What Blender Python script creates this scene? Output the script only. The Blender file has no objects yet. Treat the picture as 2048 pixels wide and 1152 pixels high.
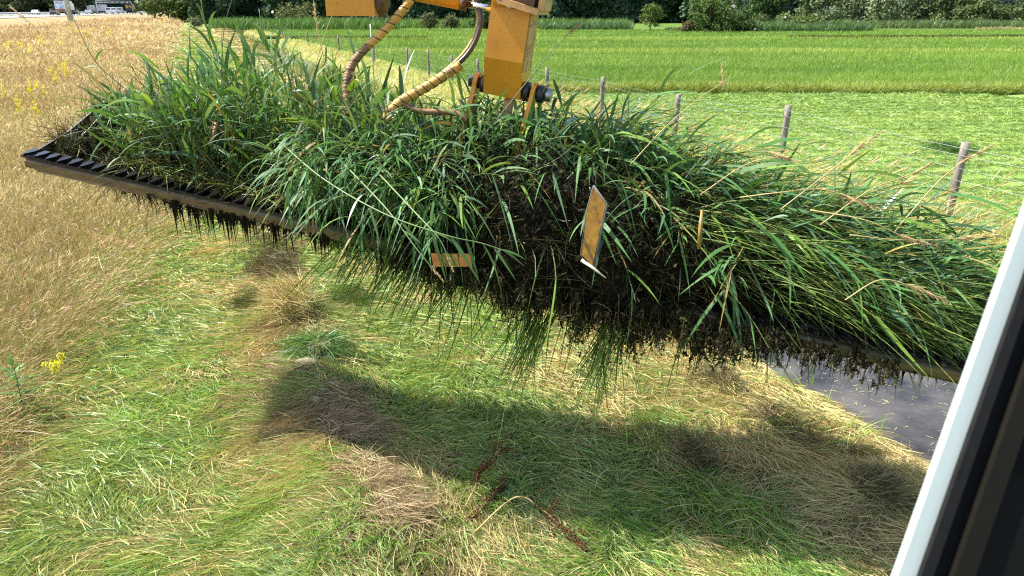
import bpy, bmesh, math, random
import numpy as np
from mathutils import Vector, Matrix

random.seed(7)
RNG = np.random.default_rng(11)
S = bpy.context.scene
COL = S.collection
R = math.radians
PI = math.pi

# ------------------------------------------------------------------ camera
PITCH = R(20.46); CH = 2.7; FPX = 1490.0
cp, sp = math.cos(PITCH), math.sin(PITCH)
cam_d = bpy.data.cameras.new('camera'); cam = bpy.data.objects.new('camera', cam_d); COL.objects.link(cam)
cam.location = (0, 0, CH); cam.rotation_euler = (PI/2 - PITCH, 0, 0)
cam_d.sensor_width = 36; cam_d.lens = FPX/2048*36
cam_d.clip_start = .02; cam_d.clip_end = 6000
cam_d.dof.use_dof = True; cam_d.dof.focus_distance = 4.3; cam_d.dof.aperture_fstop = 9
S.camera = cam

def at(px, py, zc):
    xc = (px-1024)/FPX*zc; yc = (576-py)/FPX*zc
    return np.array((xc, yc*sp + zc*cp, CH + yc*cp - zc*sp))
def gp(px, py, z=0.0):
    d = at(px, py, 1.0) - np.array((0, 0, CH))
    k = (z-CH)/d[2]
    return np.array((d[0]*k, d[1]*k, z))

# ditch frame: s across (to the right), t along
V = np.array((.924, .383)); U = np.array((-.383, .924))
def st(X, Y): return V[0]*X + V[1]*Y, U[0]*X + U[1]*Y
def xy(s, t): return V[0]*s + U[0]*t, V[1]*s + U[1]*t

# ------------------------------------------------------------------ noise
_LAT = np.random.default_rng(5).random((256, 256))
def vnoise(x, y, seed=0):
    x = np.asarray(x, float) + seed*17.3; y = np.asarray(y, float) + seed*9.7
    xi = np.floor(x).astype(int); yi = np.floor(y).astype(int)
    fx = x-xi; fy = y-yi; fx = fx*fx*(3-2*fx); fy = fy*fy*(3-2*fy)
    g = lambda a, b: _LAT[a & 255, b & 255]
    return (g(xi, yi)*(1-fx)+g(xi+1, yi)*fx)*(1-fy) + (g(xi, yi+1)*(1-fx)+g(xi+1, yi+1)*fx)*fy
def fbm(x, y, seed=0):
    return .55*vnoise(x, y, seed) + .3*vnoise(x*2.1, y*2.1, seed+3) + .15*vnoise(x*4.3, y*4.3, seed+6)
def sstep(a, b, x):
    t = np.clip((x-a)/(b-a), 0, 1); return t*t*(3-2*t)

WATER = -.55
def zg(X, Y):
    X = np.asarray(X, float); Y = np.asarray(Y, float)
    s, t = st(X, Y)
    z = np.interp(s, [-1e4, 2.6, 3.3, 4.05, 4.45, 4.78, 5.3, 6.8, 7.3, 7.9, 8.6, 1e4],
                     [0, 0, -.04, -.16, -.40, -.80, -1.1, -1.1, -.62, -.16, 0, 0])
    near = np.exp(-(np.hypot(X, Y)/60)**2)
    land = 1 - sstep(4.2, 4.6, s)*(1-sstep(7.2, 7.8, s))
    z = z + .16*np.exp(-((s-.55)/.38)**2)*(.25+1.3*fbm(s*.9, t*.75, 2))*near*1.2
    z = z + ((fbm(X*1.7, Y*1.7, 1)-.5)*.13 + (fbm(X*4.5, Y*4.5, 13)-.5)*.05)*near*land
    hay = np.exp(-((s-3.6)/.7)**2)
    z = z + hay*(fbm(X*2.2, Y*2.2, 8)-.35)*.22*near
    # swaths on the mown field
    mown = sstep(9.4, 10.2, s)*(1-sstep(25.8, 26.4, Y))
    z = z + mown*.035*(np.sin(Y*2*PI/1.15 + 0.6*vnoise(X*.12, Y*.1, 4))**2)*near
    # little ditch line at the end of the mown strip and another one further out
    z = z - .25*np.exp(-((Y-26.7-.15*np.sin(X*.3))/.25)**2)*sstep(9.0, 11, s)
    return z

# ------------------------------------------------------------------ mesh collectors
def tag(o, label=None, cat=None, group=None, kind=None):
    if label: o['label'] = label
    if cat: o['category'] = cat
    if group: o['group'] = group
    if kind: o['kind'] = kind
    return o
def empty(name, loc, label, cat, group=None, rz=0):
    o = bpy.data.objects.new(name, None); COL.objects.link(o)
    o.location = [float(c) for c in loc]; o.rotation_euler = (0, 0, rz); o.empty_display_size = .1
    return tag(o, label, cat, group)
def adopt(o, parent):
    """parent whose own location/rotation is set; o's mesh is in world coordinates"""
    o.parent = parent
    o.matrix_parent_inverse = (Matrix.Translation(parent.location) @ parent.rotation_euler.to_matrix().to_4x4()).inverted()
def unit(a): return a/np.maximum(np.linalg.norm(a, axis=-1, keepdims=True), 1e-9)

class Rib:
    """collects ribbons (blades, leaves, stems) as quads with a colour per vertex"""
    def __init__(s): s.v = []; s.f = []; s.c = []; s.n = 0
    def add(s, P, D, G, L, W, C, K=3, prof='grass', C2=None, side=None):
        P = np.asarray(P, float); N = len(P)
        if N == 0: return
        D = np.asarray(D, float); G = np.asarray(G, float)
        L = np.broadcast_to(np.asarray(L, float), (N,)); W = np.broadcast_to(np.asarray(W, float), (N,))
        C = np.broadcast_to(np.asarray(C, float), (N, 3)); C2 = C if C2 is None else np.broadcast_to(np.asarray(C2, float), (N, 3))
        t = np.linspace(0, 1, K+1)
        w = {'grass': 1-.92*t**1.7, 'leaf': np.interp(t, [0, .12, .3, .55, .8, 1], [.35, .8, 1, .85, .45, .03]),
             'stem': 1-.45*t, 'head': np.interp(t, [0, .2, .6, 1], [.25, .9, 1, .15]), 'drip': np.interp(t, [0, .3, .5, 1], [1, .6, .28, .05]),
             'flat': np.ones_like(t)}[prof]
        pts = P[:, None, :] + L[:, None, None]*(D[:, None, :]*t[None, :, None] + G[:, None, :]*(t**2)[None, :, None])
        if side is None: side = RNG.normal(size=(N, 3))
        tan = D + G
        sd = unit(np.cross(tan, side))
        off = sd[:, None, :]*(W[:, None]*w[None, :]*.5)[:, :, None]
        vv = np.stack([pts-off, pts+off], axis=2).reshape(-1, 3)
        cc = C[:, None, :]*(1-t)[None, :, None] + C2[:, None, :]*t[None, :, None]
        cc = np.repeat(cc, 2, axis=1).reshape(-1, 3)
        k = np.arange(K)*2
        q = np.stack([k, k+1, k+3, k+2], axis=1)
        ff = (q[None] + (np.arange(N)*(2*(K+1)))[:, None, None] + s.n).reshape(-1, 4)
        s.v.append(vv); s.c.append(cc); s.f.append(ff); s.n += len(vv)
    def quads(s, Cn, A, B, C):
        """flat quads with centre Cn and half axes A, B"""
        N = len(Cn)
        vv = np.stack([Cn-A-B, Cn+A-B, Cn+A+B, Cn-A+B], axis=1).reshape(-1, 3)
        cc = np.repeat(np.broadcast_to(C, (N, 3)), 4, axis=0)
        s.v.append(vv); s.c.append(cc); s.f.append((np.arange(N*4)+s.n).reshape(-1, 4)); s.n += N*4
    def mesh(s, name):
        return quad_mesh(name, np.concatenate(s.v), np.concatenate(s.f), np.concatenate(s.c))
    def build(s, name, mat, parent=None):
        me = s.mesh(name); me.materials.append(mat)
        o = bpy.data.objects.new(name, me); COL.objects.link(o)
        if parent: adopt(o, parent)
        return o

def quad_mesh(name, v, f, c=None, smooth=False):
    me = bpy.data.meshes.new(name)
    me.vertices.add(len(v)); me.vertices.foreach_set('co', np.ascontiguousarray(v, dtype=np.float32).ravel())
    me.loops.add(len(f)*4); me.loops.foreach_set('vertex_index', np.ascontiguousarray(f, dtype=np.int32).ravel())
    me.polygons.add(len(f)); me.polygons.foreach_set('loop_start', np.arange(len(f), dtype=np.int32)*4)
    if smooth: me.polygons.foreach_set('use_smooth', np.ones(len(f), dtype=bool))
    if c is not None:
        at_ = me.color_attributes.new('Col', 'FLOAT_COLOR', 'POINT')
        at_.data.foreach_set('color', np.concatenate([c, np.ones((len(c), 1))], axis=1).astype(np.float32).ravel())
    me.update(); me.validate()
    return me

class MB:
    """collects hard-surface solids in one bmesh"""
    def __init__(s): s.b = bmesh.new()
    def prism(s, poly, ax, ay, az, o, th):
        """outline poly (in the ax, ay plane through o) given thickness th along az, centred"""
        o = Vector(o); ax = Vector(ax); ay = Vector(ay); az = Vector(az)
        lo = [s.b.verts.new(o + ax*p[0] + ay*p[1] - az*th/2) for p in poly]
        hi = [s.b.verts.new(o + ax*p[0] + ay*p[1] + az*th/2) for p in poly]
        n = len(poly)
        s.b.faces.new(lo[::-1]); s.b.faces.new(hi)
        for i in range(n): s.b.faces.new((lo[i], lo[(i+1) % n], hi[(i+1) % n], hi[i]))
        return s
    def box(s, c, sx, sy, sz, ax=(1, 0, 0), ay=(0, 1, 0), az=(0, 0, 1)):
        return s.prism([(-sx/2, -sy/2), (sx/2, -sy/2), (sx/2, sy/2), (-sx/2, sy/2)], ax, ay, az, c, sz)
    def tube(s, pts, r, n=12, cap=True):
        pts = [Vector(p) for p in pts]; rs = r if isinstance(r, (list, tuple)) else [r]*len(pts)
        rings = []; prev = None
        for i, p in enumerate(pts):
            d = (pts[min(i+1, len(pts)-1)] - pts[max(i-1, 0)]).normalized()
            if prev is None:
                a = d.orthogonal().normalized()
            else:
                a = (prev - d*prev.dot(d)).normalized()
            prev = a; b = d.cross(a)
            rings.append([s.b.verts.new(p + (a*math.cos(k*2*PI/n) + b*math.sin(k*2*PI/n))*rs[i]) for k in range(n)])
        for i in range(len(rings)-1):
            for k in range(n):
                f = s.b.faces.new((rings[i][k], rings[i][(k+1) % n], rings[i+1][(k+1) % n], rings[i+1][k])); f.smooth = True
        if cap: s.b.faces.new(rings[0][::-1]); s.b.faces.new(rings[-1])
        return s
    def bevel(s, w, seg=2):
        es = [e for e in s.b.edges if len(e.link_faces) == 2 and e.calc_face_angle(0) > R(28)]
        bmesh.ops.bevel(s.b, geom=es, offset=w, segments=seg, profile=.6, affect='EDGES', clamp_overlap=True)
        return s
    def mesh(s, name, mat):
        bmesh.ops.recalc_face_normals(s.b, faces=s.b.faces)
        me = bpy.data.meshes.new(name); s.b.to_mesh(me); s.b.free(); me.materials.append(mat); return me
    def build(s, name, mat, parent=None):
        o = bpy.data.objects.new(name, s.mesh(name, mat)); COL.objects.link(o)
        if parent: adopt(o, parent)
        return o
def part(name, me, parent, loc=(0, 0, 0)):
    """a child whose mesh is in the parent's own coordinates"""
    o = bpy.data.objects.new(name, me); COL.objects.link(o); o.parent = parent; o.location = loc; return o
def spline(pts, n=24):
    pts = [np.array(p, float) for p in pts]; pts = [2*pts[0]-pts[1]] + pts + [2*pts[-1]-pts[-2]]
    out = []
    for i in range(1, len(pts)-2):
        for k in range(n):
            t = k/n; a, b, c, d = pts[i-1:i+3]
            out.append(.5*((2*b)+(-a+c)*t+(2*a-5*b+4*c-d)*t*t+(-a+3*b-3*c+d)*t**3))
    out.append(pts[-2]); return out

# ------------------------------------------------------------------ materials
def new_mat(name):
    m = bpy.data.materials.new(name); m.use_nodes = True; nt = m.node_tree; nt.nodes.clear()
    out = nt.nodes.new('ShaderNodeOutputMaterial'); return m, nt, out
def leaf_mat(name, transl=.35, gloss=.06, rough=.4, tint=(1.25, 1.1, .55)):
    m, nt, out = new_mat(name); N = nt.nodes.new; Lk = nt.links.new
    a = N('ShaderNodeAttribute'); a.attribute_name = 'Col'
    d = N('ShaderNodeBsdfDiffuse'); t = N('ShaderNodeBsdfTranslucent')
    mul = N('ShaderNodeMix'); mul.data_type = 'RGBA'; mul.blend_type = 'MULTIPLY'; mul.inputs[0].default_value = 1
    Lk(a.outputs['Color'], mul.inputs[6]); mul.inputs[7].default_value = (*tint, 1)
    Lk(a.outputs['Color'], d.inputs['Color']); Lk(mul.outputs[2], t.inputs['Color'])
    mx = N('ShaderNodeMixShader'); mx.inputs[0].default_value = transl
    Lk(d.outputs[0], mx.inputs[1]); Lk(t.outputs[0], mx.inputs[2])
    g = N('ShaderNodeBsdfGlossy'); g.inputs['Roughness'].default_value = rough; g.inputs['Color'].default_value = (1, 1, 1, 1)
    fr = N('ShaderNodeFresnel'); fr.inputs['IOR'].default_value = 1.4
    ma = N('ShaderNodeMath'); ma.operation = 'MULTIPLY_ADD'; ma.inputs[1].default_value = gloss*3; ma.inputs[2].default_value = 0
    Lk(fr.outputs[0], ma.inputs[0])
    m2 = N('ShaderNodeMixShader'); Lk(ma.outputs[0], m2.inputs[0]); Lk(mx.outputs[0], m2.inputs[1]); Lk(g.outputs[0], m2.inputs[2])
    Lk(m2.outputs[0], out.inputs['Surface']); return m
def pbr(name, col, rough=.5, metal=0.0, var=.25, scale=8, spots=None, spot_scale=40, spot_lim=.68, bump=0.0, coat=0.0, spec=.5, stretch=None):
    """one paint or metal: base colour with broad tonal wear, optional spots of dirt, small bumps"""
    m, nt, out = new_mat(name); N = nt.nodes.new; Lk = nt.links.new
    b = N('ShaderNodeBsdfPrincipled'); b.inputs['Roughness'].default_value = rough; b.inputs['Metallic'].default_value = metal
    b.inputs['Coat Weight'].default_value = coat; b.inputs['Specular IOR Level'].default_value = spec
    tc = N('ShaderNodeTexCoord'); vec = tc.outputs['Object']
    if stretch:
        mp = N('ShaderNodeMapping'); mp.inputs['Scale'].default_value = stretch; Lk(vec, mp.inputs[0]); vec = mp.outputs[0]
    n = N('ShaderNodeTexNoise'); n.inputs['Scale'].default_value = scale; n.inputs['Detail'].default_value = 5; Lk(vec, n.inputs['Vector'])
    r = N('ShaderNodeValToRGB'); r.color_ramp.elements[0].position = .3; r.color_ramp.elements[1].position = .7
    r.color_ramp.elements[0].color = (*[c*(1-var) for c in col], 1); r.color_ramp.elements[1].color = (*[min(1, c*(1+var*.5)) for c in col], 1)
    Lk(n.outputs[0], r.inputs[0]); colour = r.outputs[0]
    if spots is not None:
        n2 = N('ShaderNodeTexNoise'); n2.inputs['Scale'].default_value = spot_scale; n2.inputs['Detail'].default_value = 4; Lk(vec, n2.inputs['Vector'])
        r2 = N('ShaderNodeValToRGB'); r2.color_ramp.elements[0].position = spot_lim-.04; r2.color_ramp.elements[1].position = spot_lim+.03
        Lk(n2.outputs[0], r2.inputs[0])
        mx = N('ShaderNodeMix'); mx.data_type = 'RGBA'; Lk(r2.outputs[0], mx.inputs[0]); Lk(colour, mx.inputs[6]); mx.inputs[7].default_value = (*spots, 1)
        colour = mx.outputs[2]
    Lk(colour, b.inputs['Base Color'])
    if bump:
        bp = N('ShaderNodeBump'); bp.inputs['Strength'].default_value = bump; bp.inputs['Distance'].default_value = .01; Lk(n.outputs[0], bp.inputs['Height']); Lk(bp.outputs[0], b.inputs['Normal'])
    Lk(b.outputs[0], out.inputs['Surface']); return m

M_grass = leaf_mat('grass', .30, .025, .55)
M_reed = leaf_mat('reed', .34, .10, .46, (1.35, 1.2, .45))
M_dry = leaf_mat('dry_grass', .25, .012, .6, (1.1, 1.0, .8))
M_crown = leaf_mat('tree_leaves', .22, .03, .5, (1.2, 1.15, .6))
M_weed = leaf_mat('wet_weed', .10, .025, .45, (1.2, 1.1, .6))
M_yellow = pbr('yellow_paint', (.60, .255, .014), .40, 0, .22, 5, (.20, .09, .02), 95, .67, .08, .1)
M_worn = pbr('worn_yellow_paint', (.50, .27, .095), .5, 0, .3, 9, (.14, .07, .03), 26, .60, .1)
M_rust = pbr('rusty_brown_steel', (.12, .055, .022), .6, .1, .4, 14, (.05, .025, .012), 30, .6, .2)
M_pipe = pbr('worn_bare_steel', (.155, .13, .075), .42, .55, .35, 5, (.10, .08, .05), 18, .62, .05, stretch=(1, 6, 6))
M_black = pbr('black_steel', (.020, .020, .022), .34, .6, .4, 20, (.09, .08, .06), 30, .66, .1)
M_dark = pbr('dark_greased_steel', (.05, .048, .045), .4, .5, .3, 16)
M_chrome = pbr('chrome', (.75, .76, .78), .12, 1.0, .05, 4)
M_nut = pbr('zinc_plated_steel', (.42, .44, .44), .35, .9, .3, 22, (.2, .19, .17), 30, .62)
M_hosewrap = pbr('yellow_spiral_wrap', (.52, .29, .05), .5, 0, .3, 14, (.2, .11, .03), 22, .62)
M_hosebrown = pbr('brown_dirty_wrap', (.21, .115, .045), .6, 0, .3, 14, (.10, .06, .03), 22, .6)
M_rubber = pbr('black_rubber', (.018, .018, .018), .35, 0, .2, 14)
M_white = pbr('white_frame_paint', (.36, .42, .40), .35, 0, .05, 6, coat=.2)
M_trim = pbr('black_cab_trim', (.0015, .0015, .0015), .7, 0, .3, 14, spec=.15)
M_brown = pbr('brown_cab_panel', (.004, .003, .0012), .7, 0, .25, 9, spec=.2)
M_teal = pbr('teal_cord', (.004, .05, .065), .6, 0, .2, 9)
M_wood = pbr('weathered_wood', (.19, .17, .135), .85, 0, .45, 30, (.10, .085, .065), 24, .6, .6, stretch=(1, 1, .12))
M_wire = pbr('galvanised_wire', (.34, .35, .34), .45, .7, .2, 30)
M_bark = pbr('tree_bark', (.10, .08, .055), .9, 0, .4, 6, bump=.5)
M_stone = pbr('pale_stone', (.27, .24, .15), .85, 0, .3, 20, (.2, .17, .1), 30, .6, .6)
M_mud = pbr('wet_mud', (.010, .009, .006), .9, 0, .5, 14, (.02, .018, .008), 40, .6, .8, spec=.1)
M_refl_amber = pbr('amber_reflection', (.27, .135, .006), .4, 0, .35, 30, (.17, .075, .006), 22, .60, .2, stretch=(1, 2, .5))  # colour of a reflection in the windscreen, painted on a solid plate
M_refl_rim = pbr('grey_reflection_rim', (.10, .105, .105), .8, 0, .2, 30)  # grey edge of the same windscreen reflection
M_asphalt = pbr('asphalt', (.22, .21, .20), .9, 0, .15, .6)
M_line = pbr('road_paint', (.8, .8, .78), .7, 0, .05, 4)
M_steel = pbr('galvanised_steel', (.45, .46, .46), .5, .5, .15, 2)
M_glass = pbr('dark_car_glass', (.02, .025, .03), .08, 0, .1, 2)
M_carw = pbr('white_car_paint', (.8, .8, .8), .25, 0, .05, 1, coat=.6)
M_cars = pbr('silver_car_paint', (.5, .52, .54), .28, .4, .05, 1, coat=.6)
M_card = pbr('dark_car_paint', (.02, .022, .028), .25, .2, .1, 1, coat=.6)
M_redl = pbr('red_lamp', (.45, .01, .01), .3)
M_blackbox = pbr('black_trailer_paint', (.012, .012, .014), .4, 0, .1, 1)
M_letter = pbr('yellow_lettering', (.75, .48, .03), .5, 0, .05, 2)
M_ink = pbr('dark_lettering', (.03, .03, .04), .5, 0, .05, 2)
M_pict = pbr('truck_picture', (.42, .55, .66), .4, 0, .4, 1.2, (.8, .82, .84), 1.5, .52)
M_pictr = pbr('truck_red_band', (.42, .10, .05), .4, 0, .3, 1.2)
M_greybox = pbr('grey_truck_body', (.36, .37, .38), .5, 0, .2, .8)

# ------------------------------------------------------------------ world and sun
SUN_AZ = Vector((-.56, .10, .85)).normalized()      # towards the sun
w = bpy.data.worlds.new('World'); S.world = w; w.use_nodes = True
nt = w.node_tree; nt.nodes.clear()
sky = nt.nodes.new('ShaderNodeTexSky'); sky.sky_type = 'NISHITA'; sky.sun_disc = False
sky.sun_elevation = math.asin(SUN_AZ.z); sky.sun_rotation = math.atan2(SUN_AZ.x, SUN_AZ.y)
sky.air_density = 1.0; sky.dust_density = 2.0; sky.ozone_density = 1.0
bg = nt.nodes.new('ShaderNodeBackground'); bg.inputs[1].default_value = .125
wo = nt.nodes.new('ShaderNodeOutputWorld'); nt.links.new(sky.outputs[0], bg.inputs[0]); nt.links.new(bg.outputs[0], wo.inputs[0])
sd = bpy.data.lights.new('sun', 'SUN'); sd.energy = 4.6; sd.angle = R(.53); sd.color = (1, .955, .87)
so = bpy.data.objects.new('sun', sd); COL.objects.link(so)
so.rotation_euler = SUN_AZ.to_track_quat('Z', 'Y').to_euler()
S.view_settings.view_transform = 'Standard'; S.view_settings.look = 'None'; S.view_settings.exposure = 1.5; S.view_settings.gamma = 1
S.cycles.use_denoising = False; S.cycles.filter_width = 1.2; S.cycles.max_bounces = 6; S.cycles.diffuse_bounces = 3; S.cycles.glossy_bounces = 3; S.cycles.transmission_bounces = 4; S.cycles.transparent_max_bounces = 6
S.cycles.caustics_reflective = False; S.cycles.caustics_refractive = False; S.cycles.sample_clamp_indirect = 4

# ------------------------------------------------------------------ ground
def lerp(a, b, k): return a*(1-k)[..., None] + np.asarray(b)*k[..., None]
C_SOIL = np.array((.12, .125, .040)); C_GOLD = np.array((.29, .20, .078)); C_FIELD = np.array((.115, .195, .034)); C_MOWN = np.array((.17, .25, .06))
def ground_colour(X, Y):
    s, t = st(X, Y); n = X.shape
    d = np.hypot(X, Y)
    c = np.broadcast_to(C_SOIL, n+(3,)).copy()
    far = sstep(9, 45, d)
    cut = lerp(c, (.17, .20, .06), far)
    mead = lerp(np.broadcast_to(np.array((.16, .11, .04)), n+(3,)), C_GOLD, sstep(5, 40, d))
    mead = mead*(.8+.4*fbm(X*.15, Y*.15, 3))[..., None]
    e = np.interp(t, [3, 5, 7.5, 10], [-2.1, -1.75, -1.2, -1.1])
    c = mead*(1-sstep(-.25, .25, s-e))[..., None] + cut*sstep(-.25, .25, s-e)[..., None]
    bed = sstep(4.25, 4.7, s)*(1-sstep(7.1, 7.6, s))
    c = lerp(c, (.035, .028, .018), bed)
    rough = sstep(7.3, 7.9, s)
    c = lerp(c, (.20, .20, .07), rough)
    fld = sstep(9.3, 10.0, s)
    near_f = C_MOWN*(.75+.5*fbm(X*.5, Y*1.7, 5))[..., None]
    tall = C_FIELD*((.8+.4*fbm(X*.08, Y*.35, 6))*(1-.3*sstep(100, 112, Y)))[..., None]
    far_f = sstep(26.0, 26.6, Y)
    f = near_f*(1-far_f)[..., None] + tall*far_f[..., None]
    return c*(1-fld)[..., None] + f*fld[..., None]
def build_ground():
    sv = np.concatenate([-np.geomspace(2500, 3, 50), np.arange(-2.9, 11, .09), np.geomspace(11.1, 2500, 90)])
    tv = np.concatenate([np.array([-400, -100, -40, -15, -6]), np.arange(-4, 16, .09), np.geomspace(16.1, 90, 130), np.geomspace(93, 4000, 50)])
    s, t = np.meshgrid(sv, tv); X, Y = xy(s, t)
    z = zg(X, Y); c = ground_colour(X, Y)
    v = np.stack([X, Y, z], -1).reshape(-1, 3); n = len(sv); m = len(tv)
    i = np.arange(m-1)[:, None]*n + np.arange(n-1)[None]
    f = np.stack([i, i+1, i+n+1, i+n], -1).reshape(-1, 4)
    me = quad_mesh('ground', v, f, c.reshape(-1, 3), True)
    m_, nt, out = new_mat('earth_and_turf'); N = nt.nodes.new; Lk = nt.links.new
    a = N('ShaderNodeAttribute'); a.attribute_name = 'Col'; tc = N('ShaderNodeTexCoord')
    n1 = N('ShaderNodeTexNoise'); n1.inputs['Scale'].default_value = 3; n1.inputs['Detail'].default_value = 8; Lk(tc.outputs['Object'], n1.inputs['Vector'])
    n2 = N('ShaderNodeTexNoise'); n2.inputs['Scale'].default_value = 40; n2.inputs['Detail'].default_value = 4; Lk(tc.outputs['Object'], n2.inputs['Vector'])
    ad = N('ShaderNodeMath'); ad.operation = 'ADD'; Lk(n1.outputs[0], ad.inputs[0]); Lk(n2.outputs[0], ad.inputs[1])
    mr = N('ShaderNodeMapRange'); mr.inputs[1].default_value = .6; mr.inputs[2].default_value = 1.4; mr.inputs[3].default_value = .6; mr.inputs[4].default_value = 1.4; Lk(ad.outputs[0], mr.inputs[0])
    mu = N('ShaderNodeMix'); mu.data_type = 'RGBA'; mu.blend_type = 'MULTIPLY'; mu.inputs[0].default_value = 1; Lk(a.outputs['Color'], mu.inputs[6]); Lk(mr.outputs[0], mu.inputs[7])
    b = N('ShaderNodeBsdfPrincipled'); b.inputs['Roughness'].default_value = .95; b.inputs['Specular IOR Level'].default_value = .1; Lk(mu.outputs[2], b.inputs['Base Color'])
    bp = N('ShaderNodeBump'); bp.inputs['Strength'].default_value = .6; bp.inputs['Distance'].default_value = .04; Lk(n2.outputs[0], bp.inputs['Height']); Lk(bp.outputs[0], b.inputs['Normal'])
    Lk(b.outputs[0], out.inputs['Surface']); me.materials.append(m_)
    o = bpy.data.objects.new('ground', me); COL.objects.link(o); tag(o, kind='structure')
build_ground()

def build_water():
    c = []
    for s, t in ((4.1, -30), (7.6, -30), (7.6, 260), (4.1, 260)): x, y = xy(s, t); c.append((x, y, WATER))
    me = bpy.data.meshes.new('water'); me.from_pydata(c, [], [(0, 1, 2, 3)])
    m, nt, out = new_mat('ditch_water'); N = nt.nodes.new; Lk = nt.links.new
    b = N('ShaderNodeBsdfPrincipled'); b.inputs['Roughness'].default_value = .06; b.inputs['IOR'].default_value = 1.45
    tc = N('ShaderNodeTexCoord'); n = N('ShaderNodeTexNoise'); n.inputs['Scale'].default_value = 2.2; n.inputs['Detail'].default_value = 6; Lk(tc.outputs['Object'], n.inputs['Vector'])
    r = N('ShaderNodeValToRGB'); r.color_ramp.elements[0].color = (.018, .015, .011, 1); r.color_ramp.elements[1].color = (.085, .074, .060, 1)
    r.color_ramp.elements[0].position = .32; r.color_ramp.elements[1].position = .66; Lk(n.outputs[0], r.inputs[0]); Lk(r.outputs[0], b.inputs['Base Color'])
    n2 = N('ShaderNodeTexNoise'); n2.inputs['Scale'].default_value = 9; Lk(tc.outputs['Object'], n2.inputs['Vector'])
    bp = N('ShaderNodeBump'); bp.inputs['Strength'].default_value = .3; bp.inputs['Distance'].default_value = .03; Lk(n2.outputs[0], bp.inputs['Height']); Lk(bp.outputs[0], b.inputs['Normal'])
    Lk(b.outputs[0], out.inputs['Surface']); me.materials.append(m)
    o = bpy.data.objects.new('water', me); COL.objects.link(o); tag(o, kind='structure')
    r_ = Rib(); n = 2600
    s = RNG.uniform(4.5, 7.2, n); t = RNG.uniform(1.5, 13, n); X, Y = xy(s, t)
    az = RNG.uniform(0, 2*PI, n); D = np.stack([np.cos(az), np.sin(az), 0*az], 1)
    r_.add(np.stack([X, Y, np.full(n, WATER+.006)], 1), D, D*0, RNG.uniform(.008, .06, n)**1.0, RNG.uniform(.003, .007, n), np.array((.42, .40, .20))*RNG.uniform(.5, 1.2, (n, 1)), 1, 'flat', side=np.tile((0., 0., 1.), (n, 1)))
    o = r_.build('floating_clippings', M_dry); tag(o, 'pale bits of cut grass floating on the ditch water', 'clippings', kind='stuff')
build_water()

# ------------------------------------------------------------------ grass
def sample(n, d0, d1, p=2.0, a=45):
    u = RNG.random(n)
    d = d0*(d1/d0)**u if p == 2 else (d0**(2-p) + u*(d1**(2-p)-d0**(2-p)))**(1/(2-p))
    th = R(1)*RNG.uniform(-a, a, n)
    X = d*np.sin(th); Y = d*np.cos(th); s, t = st(X, Y); return X, Y, s, t, d
def pick(m, *a): return [x[m] for x in a]
def edge(t): return np.interp(t, [3, 5, 7.5, 10], [-2.1, -1.75, -1.2, -1.1]) + .9*(vnoise(t*.55, t*0, 2)-.5) + .6*(vnoise(t*1.9, t*0, 12)-.5)
def mixc(A, B, k): return np.asarray(A)*(1-k)[:, None] + np.asarray(B)*k[:, None]
def jit(C, v=.25): return C*RNG.uniform(1-v, 1+v, (len(C), 1))
def dirs(az, el): return np.stack([np.cos(az)*np.cos(el), np.sin(az)*np.cos(el), np.sin(el)], 1)

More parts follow.
